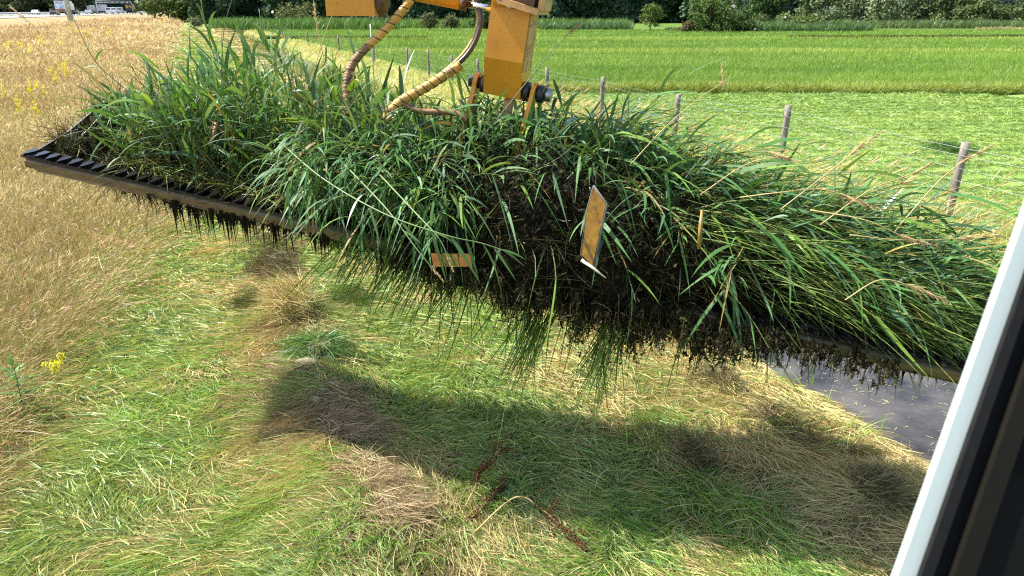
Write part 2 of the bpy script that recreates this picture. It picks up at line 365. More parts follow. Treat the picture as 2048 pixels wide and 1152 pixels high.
def cut_grass():
    g = Rib(); h = Rib()
    X, Y, s, t, d = sample(760000, 2.5, 120)
    m = (s > edge(t)-.25) & (s < 4.56+.12*(vnoise(t*2, t*0, 6)-.5)); X, Y, s, t, d = pick(m, X, Y, s, t, d); n = len(X)
    # how dry and how brown the clippings are
    ridge = np.exp(-((s-.5-.15*np.sin(t*.9))/.42)**2)
    dry = np.clip(.20+1.0*(fbm(X*1.3, Y*1.3, 4)-.42)*2.2, .04, 1)
    hayz = sstep(2.5, 3.3, s+.5*(fbm(X, Y, 9)-.5))
    dry = np.clip(dry + .75*hayz + .55*ridge*sstep(.35, .6, fbm(X*.8, Y*.8, 14)) + .45*np.exp(-((s-edge(t)-.1)/.35)**2), 0, 1)
    brown = ridge*sstep(.42, .60, fbm(X*.9, Y*.9, 21))
    isdry = RNG.random(n) < dry*.92
    flow = 2*PI*1.6*fbm(X*.8, Y*.8, 17) + RNG.normal(0, .62, n) - .6
    el = np.abs(RNG.normal(.10, .16, n)) + .28*(fbm(X*1.6, Y*1.6, 33) > .56)*(~isdry)*RNG.random(n)
    D = dirs(flow, el); k = np.maximum(1, d/4.4)
    L = RNG.uniform(.05, .19, n)*np.maximum(1, k*.45); W = RNG.uniform(.0040, .0085, n)*k
    G = np.stack([RNG.normal(0, .16, n), RNG.normal(0, .16, n), -np.sin(el)*.55 - .03], 1)
    P = np.stack([X, Y, zg(X, Y) + RNG.uniform(0.0, .05, n)], 1)
    gr = mixc((.125, .25, .050), (.46, .52, .20), RNG.random(n)**.88)
    gr = np.where((RNG.random(n) < .13)[:, None], np.array((.17, .29, .13)), gr)
    st_ = mixc((.62, .53, .26), (.44, .34, .15), RNG.random(n))
    st_ = mixc((.0, .0, .0), st_, np.ones(n))
    st_ = st_*(1-brown*.55)[:, None] + np.array((.15, .10, .055))*(brown*.55)[:, None]
    C = jit(np.where(isdry[:, None], st_, gr))
    side = np.tile((0., 0., 1.), (n, 1)) + RNG.normal(0, .45, (n, 3)); 
    g.add(P[~isdry], D[~isdry], G[~isdry], L[~isdry], W[~isdry], C[~isdry], 3, 'grass', side=np.cross(D, side)[~isdry])
    h.add(P[isdry], D[isdry], G[isdry], L[isdry]*1.25, W[isdry]*.72, C[isdry], 3, 'stem', side=np.cross(D, side)[isdry])
    # standing regrowth tufts
    X, Y, s, t, d = sample(150000, 2.5, 60)
    m = (s > edge(t)+.1) & (s < 4.5) & (fbm(X*1.3, Y*1.3, 41)*(1-.5*sstep(2.4, 3.2, s)) > .53); X, Y, s, t, d = pick(m, X, Y, s, t, d); n = len(X)
    flow = 2*PI*1.2*fbm(X*.5, Y*.5, 51) + RNG.normal(0, .5, n); el = RNG.uniform(.35, 1.1, n); D = dirs(flow, el)
    k = np.maximum(1, d/4.4); G = np.stack([np.cos(flow)*.25, np.sin(flow)*.25, -.55*np.sin(el)], 1)
    g.add(np.stack([X, Y, zg(X, Y)], 1), D, G, RNG.uniform(.12, .26, n)*np.maximum(1, k*.4), RNG.uniform(.0035, .006, n)*k, jit(mixc((.11, .26, .030), (.24, .38, .07), RNG.random(n))), 3, 'grass')
    o = g.build('cut_grass', M_grass); tag(o, 'fresh green cut grass lying flat along the ditch side track', 'grass', kind='stuff')
    o = h.build('dry_clippings', M_dry); tag(o, 'straw coloured dry clippings strewn over the track and the bank', 'hay', kind='stuff')
cut_grass()

def meadow():
    m_ = Rib(); g = Rib()
    X, Y, s, t, d = sample(300000, 3.0, 210, a=46)
    road = -112-.33*(Y-240)
    m = (s < edge(t)+.12) & (X > road) & (Y < 215); X, Y, s, t, d = pick(m, X, Y, s, t, d); n = len(X)
    k = np.maximum(1, d/6.0); e = s-edge(t)
    patch = fbm(X*.35, Y*.35, 61)
    lean = np.exp(-((e)/.45)**2)
    az = RNG.uniform(0, 2*PI, n); el = np.clip(RNG.normal(1.32, .16, n) - lean*RNG.uniform(.1, .75, n), .3, 1.55)
    D = dirs(az, el)
    D[:, :2] += lean[:, None]*V[None]*RNG.uniform(.1, .8, (n, 1)); D = unit(D)
    thin = (RNG.random(n) < .35+1.3*(fbm(X*.55, Y*.55, 64)-.3)); hgt = np.where(thin, 1, .62)*(.40+.44*fbm(X*.8, Y*.8, 63))*RNG.uniform(.7, 1.15, n)*(1-.25*lean)
    G = np.stack([RNG.normal(0, .12, n), RNG.normal(0, .12, n), -RNG.uniform(.02, .14, n)], 1); G[:, :2] += V[None]*(lean*.25)[:, None]
    P = np.stack([X, Y, zg(X, Y)], 1)
    stemc = jit(mixc((.33, .27, .10), (.50, .42, .20), RNG.random(n)))
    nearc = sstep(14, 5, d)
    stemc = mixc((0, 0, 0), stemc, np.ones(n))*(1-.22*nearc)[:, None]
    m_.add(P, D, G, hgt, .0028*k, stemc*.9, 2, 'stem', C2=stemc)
    tip = P + hgt[:, None]*(D+G); td = unit(D+2*G)
    rosy = jit(mixc((.38, .265, .14), (.62, .53, .29), np.clip(patch*2.6-.8+RNG.normal(0, .2, n), 0, 1)))
    for j in range(2):
        jd = unit(td + RNG.normal(0, .28, (n, 3))); st0 = tip - td*(hgt*RNG.uniform(.02, .2, n))[:, None]
        m_.add(st0, jd, np.stack([RNG.normal(0, .2, n), RNG.normal(0, .2, n), -RNG.uniform(.0, .3, n)], 1), RNG.uniform(.05, .10, n)*np.maximum(1, k*.35), RNG.uniform(.0035, .0065, n)*k, rosy, 2, 'head')
    # bent long stalks, and the green bottom growth
    X, Y, s, t, d = sample(150000, 3.0, 60, a=46)
    m = (s < edge(t)+.3); X, Y, s, t, d = pick(m, X, Y, s, t, d); n = len(X); k = np.maximum(1, d/6)
    az = RNG.uniform(0, 2*PI, n); el = RNG.uniform(.3, 1.4, n); D = dirs(az, el); e = s-edge(t); lean = np.exp(-((e+.0)/.5)**2)
    D[:, :2] += lean[:, None]*V[None]*RNG.uniform(0, .9, (n, 1)); D = unit(D)
    isg = RNG.random(n) < (.55 + .4*(fbm(X*.9, Y*.9, 66) > .52))
    C = np.where(isg[:, None], mixc((.13, .23, .04), (.27, .34, .08), RNG.random(n)), mixc((.52, .42, .19), (.36, .26, .12), RNG.random(n)))
    g.add(np.stack([X, Y, zg(X, Y)], 1), D, np.stack([RNG.normal(0, .2, n), RNG.normal(0, .2, n), -.5*np.sin(el)], 1), RNG.uniform(.2, .74, n), RNG.uniform(.003, .0055, n)*k, jit(C), 3, 'grass')
    o = m_.build('meadow_grass', M_dry); tag(o, 'tall golden seeding grass of the unmown meadow', 'grass', kind='stuff')
    o = g.build('meadow_undergrowth', M_grass); tag(o, 'low green and straw blades at the foot of the golden meadow', 'grass', kind='stuff')
meadow()

def field():
    g = Rib(); h = Rib()
    # mown strip
    X, Y, s, t, d = sample(560000, 7.5, 30, p=1.6, a=44)
    m = (s > 9.2) & (Y < 26.3); X, Y, s, t, d = pick(m, X, Y, s, t, d); n = len(X); k = np.maximum(1, d/8)
    row = np.sin(Y*2*PI/1.15 + 0.6*vnoise(X*.12, Y*.1, 4))**2
    az = RNG.uniform(0, 2*PI, n); el = np.abs(RNG.normal(.25, .3, n)); D = dirs(az, el)
    dk = (fbm(X*.5, Y*1.5, 71) > .52)*(row > .45)
    C = jit(np.where((RNG.random(n) < .08 + .5*row**2 + .4*dk)[:, None], mixc((.095, .19, .035), (.14, .24, .055), RNG.random(n)), mixc((.20, .32, .070), (.35, .42, .13), RNG.random(n))))
    g.add(np.stack([X, Y, zg(X, Y)+.01*row], 1), D, np.stack([0*X, 0*X, -.3*np.sin(el)], 1), RNG.uniform(.04, .10, n)*(1+.7*row)*np.maximum(1, k*.5), RNG.uniform(.003, .006, n)*k, C, 2, 'grass')
    # standing grass beyond
    X, Y, s, t, d = sample(520000, 26, 135, a=46)
    m = (s > 10) & (Y > 26.9) & (Y < 112); X, Y, s, t, d = pick(m, X, Y, s, t, d); n = len(X); k = np.maximum(1, d/12)
    az = RNG.uniform(0, 2*PI, n); D = dirs(az, RNG.uniform(.9, 1.5, n))
    fr = np.exp(-((Y-27.3)/.7)**2) + np.exp(-((Y-52.5-1.2*vnoise(X*.05, 0*X, 3))/.9)**2) + .8*np.exp(-((Y-76-2*vnoise(X*.05, 0*X, 5))/1.2)**2)
    tone = .6*fbm(X*.05, Y*.45, 75)+.4*fbm(X*.25, Y*.4, 76)
    C = mixc((.10, .19, .030), (.20, .30, .055), np.clip(tone*2.3-.65+RNG.normal(0, .12, n), 0, 1))
    C = jit(mixc(C, mixc((.36, .42, .09), (.48, .46, .14), RNG.random(n)), np.clip(fr*1.1, 0, 1)*(RNG.random(n) < .75)), .15)
    H = (.22+.16*tone)*(1+.55*fr*RNG.random(n))
    g.add(np.stack([X, Y, zg(X, Y)], 1), D, np.stack([RNG.normal(0, .2, n), RNG.normal(0, .2, n), -.12+0*X], 1), H, RNG.uniform(.003, .006, n)*k, C*.95, 2, 'grass', C2=C)
    # edge fringe of the standing grass
    n = 26000; X = RNG.uniform(-3, 26, n); Y = 26.95+.15*np.sin(X*.3)+np.abs(RNG.normal(0, .35, n)); s, t = st(X, Y); m = s > 9.6; X, Y = pick(m, X, Y); n = len(X)
    D = dirs(RNG.uniform(0, 2*PI, n), RNG.uniform(.7, 1.5, n)); D[:, 1] -= .25; D = unit(D)
    C = jit(mixc((.13, .22, .035), (.38, .38, .12), RNG.random(n)**1.8))
    g.add(np.stack([X, Y, zg(X, Y)], 1), D, np.stack([0*X, -.1+0*X, -.3+0*X], 1), RNG.uniform(.18, .5, n)*(.6+.8*fbm(X*.8, Y, 5)), RNG.uniform(.010, .02, n), C, 3, 'grass')
    # dark tussocky ditch line far out
    n = 12000; X = RNG.uniform(-25, 55, n); Y = 79+.9*np.sin(X*.13)+RNG.normal(0, .25, n)+.04*X; m = fbm(X*.12, Y*0, 9) > .45; X, Y = pick(m, X, Y); n = len(X)
    g.add(np.stack([X, Y, 0*X], 1), dirs(RNG.uniform(0, 2*PI, n), RNG.uniform(.5, 1.5, n)), np.tile((0, 0, -.1), (n, 1)), RNG.uniform(.25, .5, n), .07, jit(np.tile((.05, .075, .018), (n, 1))), 2, 'grass')
    o = g.build('field_grass', M_grass); tag(o, 'green field grass, mown in stripes nearest the fence and standing beyond', 'grass', kind='stuff')
    # rough grass of the far ditch bank and along the fence
    X, Y, s, t, d = sample(420000, 6.5, 130, p=1.9, a=46)
    lim = 9.75+.35*vnoise(t*.6, 0*t, 7)
    m = (s > 7.15) & (s < lim); X, Y, s, t, d = pick(m, X, Y, s, t, d); n = len(X); k = np.maximum(1, d/8.5)
    az = RNG.uniform(0, 2*PI, n); el = np.clip(RNG.normal(1.1, .3, n), .2, 1.55); D = dirs(az, el); D[:, 0] += .25; D = unit(D)
    tall = np.exp(-((s-8.7)/.7)**2)
    dry = RNG.random(n) < (.42+.35*(fbm(X*.8, Y*.8, 81)-.4)*2)
    C = jit(np.where(dry[:, None], mixc((.60, .54, .25), (.46, .36, .15), RNG.random(n)), mixc((.17, .28, .045), (.38, .45, .11), RNG.random(n))))
    h.add(np.stack([X, Y, zg(X, Y)], 1), D, np.stack([RNG.normal(.1, .2, n), RNG.normal(0, .2, n), -.3*np.sin(el)], 1), RNG.uniform(.16, .42, n)*(.55+.75*tall), RNG.uniform(.0035, .006, n)*k, C, 3, 'grass')
    X, Y, s, t, d = sample(200000, 12, 130, p=1.9, a=46)
    m = (s > 4.2) & (s < 7.6) & (t > 13.5+2*vnoise(s, s*0, 3)) & ~((t > 49) & (t < 57) & (s > 4.9)); X, Y, s, t, d = pick(m, X, Y, s, t, d); n = len(X); k = np.maximum(1, d/8.5)
    C = jit(np.where((RNG.random(n) < .35)[:, None], mixc((.42, .37, .15), (.30, .23, .09), RNG.random(n)), mixc((.10, .18, .03), (.24, .31, .07), RNG.random(n))))
    h.add(np.stack([X, Y, np.maximum(zg(X, Y), WATER-.05)], 1), unit(np.stack([RNG.normal(0, .3, n), RNG.normal(0, .3, n), np.ones(n)], 1)), np.stack([RNG.normal(0, .2, n), RNG.normal(0, .2, n), -.2+0*X], 1), RNG.uniform(.3, .75, n), RNG.uniform(.005, .009, n)*k, C, 3, 'grass')
    # seeding stalks leaning right over the fence line
    n = 900; s = RNG.normal(8.5, .5, n); t = RNG.uniform(-1, 22, n)**1.0; X, Y = xy(s, t); d = np.hypot(X, Y); k = np.maximum(1, d/9)
    az = RNG.normal(.35, .7, n); el = RNG.uniform(.5, 1.25, n); D = dirs(az, el); G = np.stack([.25+0*X, 0*X, -RNG.uniform(.05, .3, n)], 1); L = RNG.uniform(.5, 1.0, n)
    P = np.stack([X, Y, zg(X, Y)], 1); c = jit(np.tile((.48, .37, .17), (n, 1)), .15)
    h.add(P, D, G, L, .0035*k, c, 4, 'stem'); tip = P+L[:, None]*(D*.82+G*.67); td = unit(D+1.7*G)
    for j in range(3): h.add(tip, unit(td+RNG.normal(0, .07, (n, 3))), G*.3, L*.26, .009*k, c*1.08, 3, 'head')
    o = h.build('bank_grass', M_grass); tag(o, 'pale rough grass with seed stalks along the wire fence', 'grass', kind='stuff')
field()

# ------------------------------------------------------------------ fence
def fence():
    root = empty('wire_fence', xy(9.29, 3) + (0,), 'long wire mesh fence on grey wooden posts beside the mown field', 'fence')
    tt = []
    px = [(5.95, 9.9), (4.76, 13.2), (3.44, 15.9), (2.25, 19.1), (1.05, 22.2), (-1.12, 26.3), (-2.3, 29.4), (-3.5, 32.7)]
    for i in range(26): x, y = px[-1][0]-1.32*(i+1), px[-1][1]+3.15*(i+1); px.append((x, y))
    px.insert(0, (7.2, 6.6))
    tops = []
    rr = random.Random(3)
    for i, (x, y) in enumerate(px):
        h = 1.13+rr.uniform(-.07, .07); lx, ly = rr.uniform(-.05, .05), rr.uniform(-.04, .04)
        if i == 1: lx = .05
        r0 = rr.uniform(.052, .062); pts = []; rad = []
        for k in range(7):
            f = k/6; pts.append((x+lx*f+rr.uniform(-.008, .008), y+ly*f+rr.uniform(-.008, .008), -.15+(h+.15)*f)); rad.append(r0*(1.06-.16*f)*rr.uniform(.95, 1.05))
        MB().tube(pts, rad, 12).bevel(.006, 1).build('fence_post', M_wood, root); tops.append((Vector(pts[0])+Vector((0, 0, .15)), Vector(pts[-1])))
    m = MB()
    for a, b in zip(tops[:22], tops[1:23]):
        for f in (.03, .14, .26, .39, .53, .68, .84, .93):
            p, q = a[0].lerp(a[1], f), b[0].lerp(b[1], f); mid = (p+q)/2 - Vector((0, 0, .012)); o = Vector((-.05, -.02, 0)); m.tube([p+o, mid+o, q+o], .0026, 4, False)
    for a, b in zip(tops[:9], tops[1:10]):
        for k in range(1, 22):
            p = a[0].lerp(b[0], k/22); q = p+Vector((0, 0, .96)); m.tube([p+Vector((-.05, -.02, .03)), q+Vector((-.05, -.02, 0))], .0018, 4, False)
    m.build('wire_mesh', M_wire, root)
    MB().tube([(-5.9, 33.0, 0), (-5.92, 33.0, 2.15)], .02, 8).build('steel_rod', M_steel, root)
fence()

# ------------------------------------------------------------------ trees
def crown_mesh(name, seed, lobes, leaf, dens, c0, c1, up=.3, droop=0.0):
    """leaf clumps on and inside overlapping lobes (x, y, z, rx, ry, rz)"""
    rg = np.random.default_rng(seed); r = Rib()
    for lb in lobes:
        lb = np.array(lb, float); area = (lb[3]*lb[4]+lb[4]*lb[5]+lb[3]*lb[5])*4
        # each lobe is broken up into small leafy clumps
        nc = max(8, int(area/ (leaf*leaf*9)*.5)); dv = unit(rg.normal(size=(nc, 3))); dv[:, 2] = np.abs(dv[:, 2])*.9 - .35*(rg.random(nc) < .45); dv = unit(dv)
        cc = lb[:3] + dv*lb[3:]*rg.uniform(.72, 1.08, (nc, 1)); tone = np.clip(rg.normal(.5, .3, nc), 0, 1)
        nl = max(4, int(dens)); i = np.repeat(np.arange(nc), nl); n = len(i)
        p = cc[i] + rg.normal(0, leaf*1.15, (n, 3))*np.array((1, 1, .75)); p[:, 2] -= droop*np.abs(rg.normal(0, leaf*2.2, n))
        nor = unit(dv[i] + rg.normal(0, .75, (n, 3)) + np.array((0, 0, up)))
        a = unit(np.cross(nor, rg.normal(size=(n, 3)))); b = np.cross(nor, a); sz = leaf*rg.uniform(.32, .75, (n, 1))
        C = np.asarray(c0)*(1-tone[i])[:, None] + np.asarray(c1)*tone[i][:, None]; C = C*rg.uniform(.8, 1.2, (n, 1))
        r.quads(p, a*sz, b*sz*.62*(1.0), C)
    return r.mesh(name)
def lobes_round(rg, h, w, n, z0=.25):
    out = [(0, 0, h*(.5+z0/2), w*.36, w*.36, h*(.5-z0/2)*.9)]
    for k in range(n):
        a = rg.uniform(0, 2*PI); zz = rg.uniform(z0, .86); rad = w*.5*math.sqrt(max(.05, 1-((zz-.5)/.55)**2))*rg.uniform(.55, .8); q = w*rg.uniform(.16, .27)
        out.append((math.cos(a)*rad, math.sin(a)*rad, zz*h, q, q, q*rg.uniform(.75, 1.0)))
    return out
def trunk_mesh(name, h, r, seed):
    rg = random.Random(seed); m = MB(); top = Vector((rg.uniform(-.06, .06)*h, rg.uniform(-.06, .06)*h, h*.8))
    m.tube([(0, 0, -.1), (0.01*h, 0, h*.25), tuple(top*.7), tuple(top)], [r*1.25, r, r*.6, r*.2], 8)
    for k in range(5):
        z = h*rg.uniform(.28, .6); a = rg.uniform(0, 2*PI); p = Vector((0, 0, z)); q = p+Vector((math.cos(a), math.sin(a), .9))*h*.24
        m.tube([p, p.lerp(q, .5)+Vector((0, 0, -.03*h)), q], [r*.5, r*.3, r*.1], 6)
    return m.mesh(name, M_bark)
def tree(name, px, d, h, w, lobes_n, c0, c1, label, cat, group=None, z0=.25, leaf=.3, dens=9, seed=1, droop=0, trunk=True):
    p = at(px, 576, 1.0); x = (px-1024)/FPX*(d*cp+CH*sp)
    root = empty(name, (x, d, 0), label, cat, group)
    me = crown_mesh('crown', seed, lobes_round(random.Random(seed), h, w, lobes_n, z0), leaf, dens, c0, c1, droop=droop); me.materials.append(M_crown)
    part('crown', me, root)
    if trunk: part('trunk', trunk_mesh('trunk', h*.95, max(.05, h*.022), seed), root)
    return root
DK0, DK1 = (.020, .045, .016), (.05, .092, .028)
MD0, MD1 = (.045, .085, .022), (.10, .155, .040)
WL0, WL1 = (.085, .125, .060), (.20, .245, .135)
OL0, OL1 = (.075, .095, .030), (.14, .15, .060)
tree('round_tree', 1300, 108, 3.35, 2.9, 12, (.05, .09, .02), (.13, .17, .04), 'small round lone tree with a bare trunk standing in the green field', 'tree', z0=.22, leaf=.2, dens=10, seed=3)
tree('broad_tree', 1418, 101, 4.5, 5.2, 22, MD0, (.09, .14, .04), 'big mid green leafy tree right of the lone round tree', 'tree', z0=.05, leaf=.24, dens=10, seed=4)
tree('dark_bush', 1478, 103, 2.3, 4.4, 14, DK0, MD1, 'low dark spreading bush against the right side of the big leafy tree', 'bush', z0=.02, leaf=.24, dens=9, seed=5)
tree('brown_bush', 1374, 101, 1.3, 1.9, 8, (.07, .065, .03), (.12, .10, .05), 'small brownish bush at the left foot of the big leafy tree', 'bush', z0=.02, leaf=.18, dens=9, seed=6, trunk=False)
tree('round_bush', 595, 148, 3.9, 6.0, 16, OL0, (.15, .17, .07), 'rounded olive bush behind the reed strip, leftward of the yellow box', 'bush', z0=.03, leaf=.27, dens=9, seed=7)
tree('grey_shrub', 758, 125, 2.4, 2.7, 9, OL0, (.13, .13, .07), 'small grey green shrub half hidden behind the brown hydraulic hose', 'shrub', z0=.03, leaf=.2, dens=9, seed=8)
tree('grey_shrub', 859, 118, 2.25, 2.3, 9, (.05, .065, .025), (.11, .11, .055), 'left one of two like small dark shrubs seen between the two hoses', 'shrub', 'shrubs in the field', z0=.04, leaf=.2, dens=9, seed=9)
tree('grey_shrub', 903, 119, 2.05, 2.1, 9, (.05, .065, .025), (.11, .12, .055), 'right one of two like small dark shrubs seen between the two hoses', 'shrub', 'shrubs in the field', z0=.04, leaf=.2, dens=9, seed=10)
tree('dark_tree', 968, 112, 3.6, 3.6, 14, DK0, MD0, 'dark green tree seen just behind the black and yellow hoses', 'tree', z0=.08, leaf=.22, dens=9, seed=11)
tree('olive_shrub', 1523, 122, 2.5, 2.2, 8, MD0, OL1, 'narrow olive shrub beside the low dark bush', 'shrub', z0=.03, leaf=.2, dens=8, seed=12)
tree('pale_shrub', 1565, 124, 2.3, 2.5, 9, (.09, .14, .05), (.17, .22, .09), 'pale green shrub in front of the gap between dark wood and willows', 'shrub', z0=.03, leaf=.2, dens=8, seed=13)
tree('flat_bush', 1610, 112, 1.9, 3.9, 12, MD0, (.14, .18, .045), 'flat topped light green bush in the reeds under the willows', 'bush', z0=.02, leaf=.2, dens=9, seed=14, trunk=False)
tree('flat_bush', 1668, 112, 1.2, 1.9, 8, MD0, (.14, .18, .045), 'little round bush in the reeds, right of the flat topped one', 'bush', z0=.02, leaf=.2, dens=9, seed=15, trunk=False)
tree('roadside_tree', 362, 190, 9, 16, 26, (.04, .075, .018), (.085, .12, .03), 'leafy dark tree at the meadow end beside the black lettered trailer', 'tree', z0=.02, leaf=.5, dens=9, seed=16)
tree('small_bush', 393, 130, 1.5, 2.0, 8, (.09, .11, .06), (.16, .18, .10), 'small greyish bush where the track meets the dark wood', 'bush', z0=.02, leaf=.2, dens=9, seed=17, trunk=False)
wl = [(1525, 158, 7.5, 7, 'dark leafed tree between the dark wood and the silvery willows', DK0, MD0),
      (1640, 160, 8.5, 9.5, 'silvery willow nearest the dark wood, tall and broad', WL0, WL1),
      (1712, 166, 9.5, 9, 'second silvery willow of the row behind the reeds', WL0, WL1),
      (1772, 152, 7.0, 7.5, 'brightest and palest willow near the middle of the row', (.11, .15, .08), (.25, .29, .17)),
      (1835, 160, 9.0, 9, 'grey green willow with streaming foliage in mid row', WL0, (.18, .215, .12)),
      (1895, 155, 8.0, 8, 'olive green willow towards the far end of the row', (.07, .10, .04), (.15, .18, .075)),
      (1950, 148, 4.6, 6.5, 'rounded dark olive tree just left of the last trees', (.045, .075, .025), (.10, .13, .05)),
      (1998, 150, 3.3, 6, 'low rounded dark tree under the distant dark hillside', (.035, .06, .022), (.085, .11, .04)),
      (2062, 150, 4.2, 6, 'low tree cut by the picture edge at the far right', (.04, .065, .025), (.10, .13, .05))]
for i, (px, d, h, w_, lab, a, b) in enumerate(wl):
    tree('willow_tree' if i not in (0, 6, 7, 8) else 'field_tree', px, d, h, w_, 22, a, b, lab, 'tree', z0=.02, leaf=.36, dens=11, seed=30+i, droop=.5 if 0 < i < 6 else .1)

def wood():
    r = Rib(); rg = np.random.default_rng(77)
    def row(px0, px1, d, h, n, c0, c1, leaf=.5, wd=8):
        for k in range(n):
            px = px0+(px1-px0)*(k+.5)/n + rg.uniform(-.3, .3)*(px1-px0)/n; dd = d*rg.uniform(.97, 1.05); hh = h*rg.uniform(.85, 1.15); x = (px-1024)/FPX*(dd*cp+CH*sp)
            me = []; lob = lobes_round(random.Random(int(rg.integers(1e6))), hh, wd, 10, .02)
            for lb in lob:
                lb = np.array(lb); nn = 150; dv = unit(rg.normal(size=(nn, 3))); dv[:, 1] = -np.abs(dv[:, 1]) if False else dv[:, 1]
                cl = lb[:3] + dv*lb[3:]*rg.uniform(.75, 1.1, (nn, 1)); i = np.repeat(np.arange(nn), 3); p = cl[i]+rg.normal(0, leaf*.8, (nn*3, 3)); p[:, 2] = np.maximum(p[:, 2], .1)
                nor = unit(dv[i]+rg.normal(0, .7, (nn*3, 3))+np.array((0, 0, .3))); a = unit(np.cross(nor, rg.normal(size=(nn*3, 3)))); b = np.cross(nor, a); sz = leaf*rg.uniform(.4, .9, (nn*3, 1))
                tn = np.clip(rg.normal(.4, .3, nn), 0, 1)[i]; C = (np.array(c0)*(1-tn)[:, None]+np.array(c1)*tn[:, None])
                r.quads(p+np.array((x, dd, 0)), a*sz, b*sz*.7, C)
    DA, DB = (.026, .056, .034), (.070, .118, .058)
    row(400, 1440, 172, 9.5, 34, DA, DB); row(380, 1430, 190, 13, 28, DA, DB)
    row(1470, 1960, 196, 10.5, 15, DA, DB)
    row(-120, 252, 480, 16, 20, (.03, .05, .03), (.07, .10, .05), 1.0, 22); row(-120, 240, 520, 21, 14, (.03, .05, .03), (.07, .10, .05), 1.0, 24)
    row(240, 300, 560, 5.0, 6, (.04, .06, .04), (.07, .10, .06), .9, 14)
    row(1930, 2160, 560, 7.5, 14, (.018, .034, .032), (.032, .05, .042), .9, 18)
    o = r.build('distant_wood', M_crown); tag(o, 'dense dark wood closing off the fields', 'wood', kind='stuff')
    # reed strips and ditch-side growth at the far side of the field
    g = Rib()
    def strip(px0, px1, d0, d1, h, n, c0, c1):
        px = rg.uniform(px0, px1, n); d = rg.uniform(d0, d1, n); x = (px-1024)/FPX*(d*cp+CH*sp); n = len(x)
        D = unit(np.stack([rg.normal(0, .25, n), rg.normal(0, .25, n), np.ones(n)], 1)); tn = rg.random(n)[:, None]
        g.add(np.stack([x, d, 0*x], 1), D, np.stack([rg.normal(0, .25, n), rg.normal(0, .2, n), -.15+0*x], 1), h*rg.uniform(.6, 1.15, n)*(.75+.5*vnoise(x*.4, d*.4, 3)), rg.uniform(.06, .16, n), np.array(c0)*(1-tn)+np.array(c1)*tn, 3, 'grass')
    strip(430, 800, 112, 135, 1.75, 9000, (.06, .13, .03), (.12, .22, .06)); strip(430, 1260, 122, 150, 1.5, 14000, (.07, .14, .03), (.13, .23, .06))
    strip(1080, 1265, 113, 120, 1.15, 4500, (.055, .12, .045), (.11, .19, .07)); strip(1500, 1745, 103, 112, 1.2, 7000, (.05, .11, .04), (.10, .18, .06))
    strip(1680, 2120, 122, 140, 1.35, 9000, (.06, .11, .035), (.12, .17, .06)); strip(1400, 1700, 108, 126, 1.5, 7000, (.055, .11, .035), (.12, .18, .06))
    strip(1950, 2100, 114, 118, .45, 1500, (.25, .22, .10), (.38, .32, .17))
    strip(1330, 1400, 104, 112, .5, 800, (.08, .12, .03), (.13, .17, .05))
    o = g.build('reed_strip', M_grass); tag(o, 'strips of green reeds growing at the far edge of the field', 'reeds', kind='stuff')
wood()

# ------------------------------------------------------------------ yellow ragwort
def ragwort():
    def proto(seed):
        rg = np.random.default_rng(seed); st_ = Rib(); fl = Rib(); n = 7
        az = rg.uniform(0, 2*PI, n); D = dirs(az, rg.uniform(1.15, 1.5, n)); L = rg.uniform(.55, .9, n); P = np.stack([rg.normal(0, .05, n), rg.normal(0, .05, n), 0*az], 1)
        st_.add(P, D, np.zeros((n, 3)), L, .012, (.12, .17, .04), 2, 'stem'); tip = P+D*L[:, None]
        q = np.repeat(np.arange(n), 26); p = tip[q]+rg.normal(0, .075, (len(q), 3))*np.array((1, 1, .4)); nn = unit(rg.normal(0, .5, (len(q), 3))+np.array((0, 0, 1))); a = unit(np.cross(nn, rg.normal(size=(len(q), 3)))); b = np.cross(nn, a)
        fl.quads(p, a*.022, b*.022, jit(np.tile((.66, .60, .05), (len(q), 1)), .12))
        i = rg.integers(0, n, 40); f = rg.random(40)*.8
        st_.add(P[i]+D[i]*(L[i]*f)[:, None], dirs(rg.uniform(0, 2*PI, 40), rg.uniform(0, .8, 40)), np.tile((0, 0, -.3), (40, 1)), .12, .02, (.09, .15, .03), 2, 'leaf')
        a_, b_ = st_.mesh('stem'), fl.mesh('flower_head'); a_.materials.append(M_grass); b_.materials.append(M_grass); return a_, b_
    pr = [proto(k) for k in range(4)]
    rg = random.Random(9)
    pts = [(x, y) for x, y in [(95, 42), (140, 52), (152, 56), (170, 58), (186, 55), (205, 58), (215, 66), (258, 55), (275, 50), (290, 44), (305, 42), (322, 41), (335, 43), (260, 62), (80, 70), (120, 82), (78, 78), (14, 82), (12, 90), (40, 84), (60, 92),
           (118, 128), (132, 131), (106, 138), (128, 134), (110, 145), (58, 165), (80, 168), (35, 200), (68, 204), (6, 172), (160, 60), (176, 62), (300, 48), (270, 46), (315, 46), (145, 48), (128, 118), (90, 62), (220, 60), (238, 54)]]
    for i, (x, y) in enumerate(pts):
        p = gp(x, y+2, .8); a, b = pr[i % 4]
        o = empty('ragwort_plant', (p[0], p[1], 0), 'yellow flowering ragwort plant among the golden meadow grass', 'flower', 'ragwort in the meadow', rg.uniform(0, 6)); sc = rg.uniform(.20, .36)*(1 if y > 100 else 1.9); o.scale = (sc, sc, 1.0)
        part('stem', a, o); tag(part('flower_head', b, o), kind='stuff')
    p = gp(124, 800, 0); a, b = proto(12); o = empty('ragwort_plant', (p[0], p[1], 0.0), 'lone little yellow ragwort at the near meadow edge beside the track', 'flower'); o.scale = (.2, .2, .42); part('stem', a, o); tag(part('flower_head', b, o), kind='stuff')
ragwort()

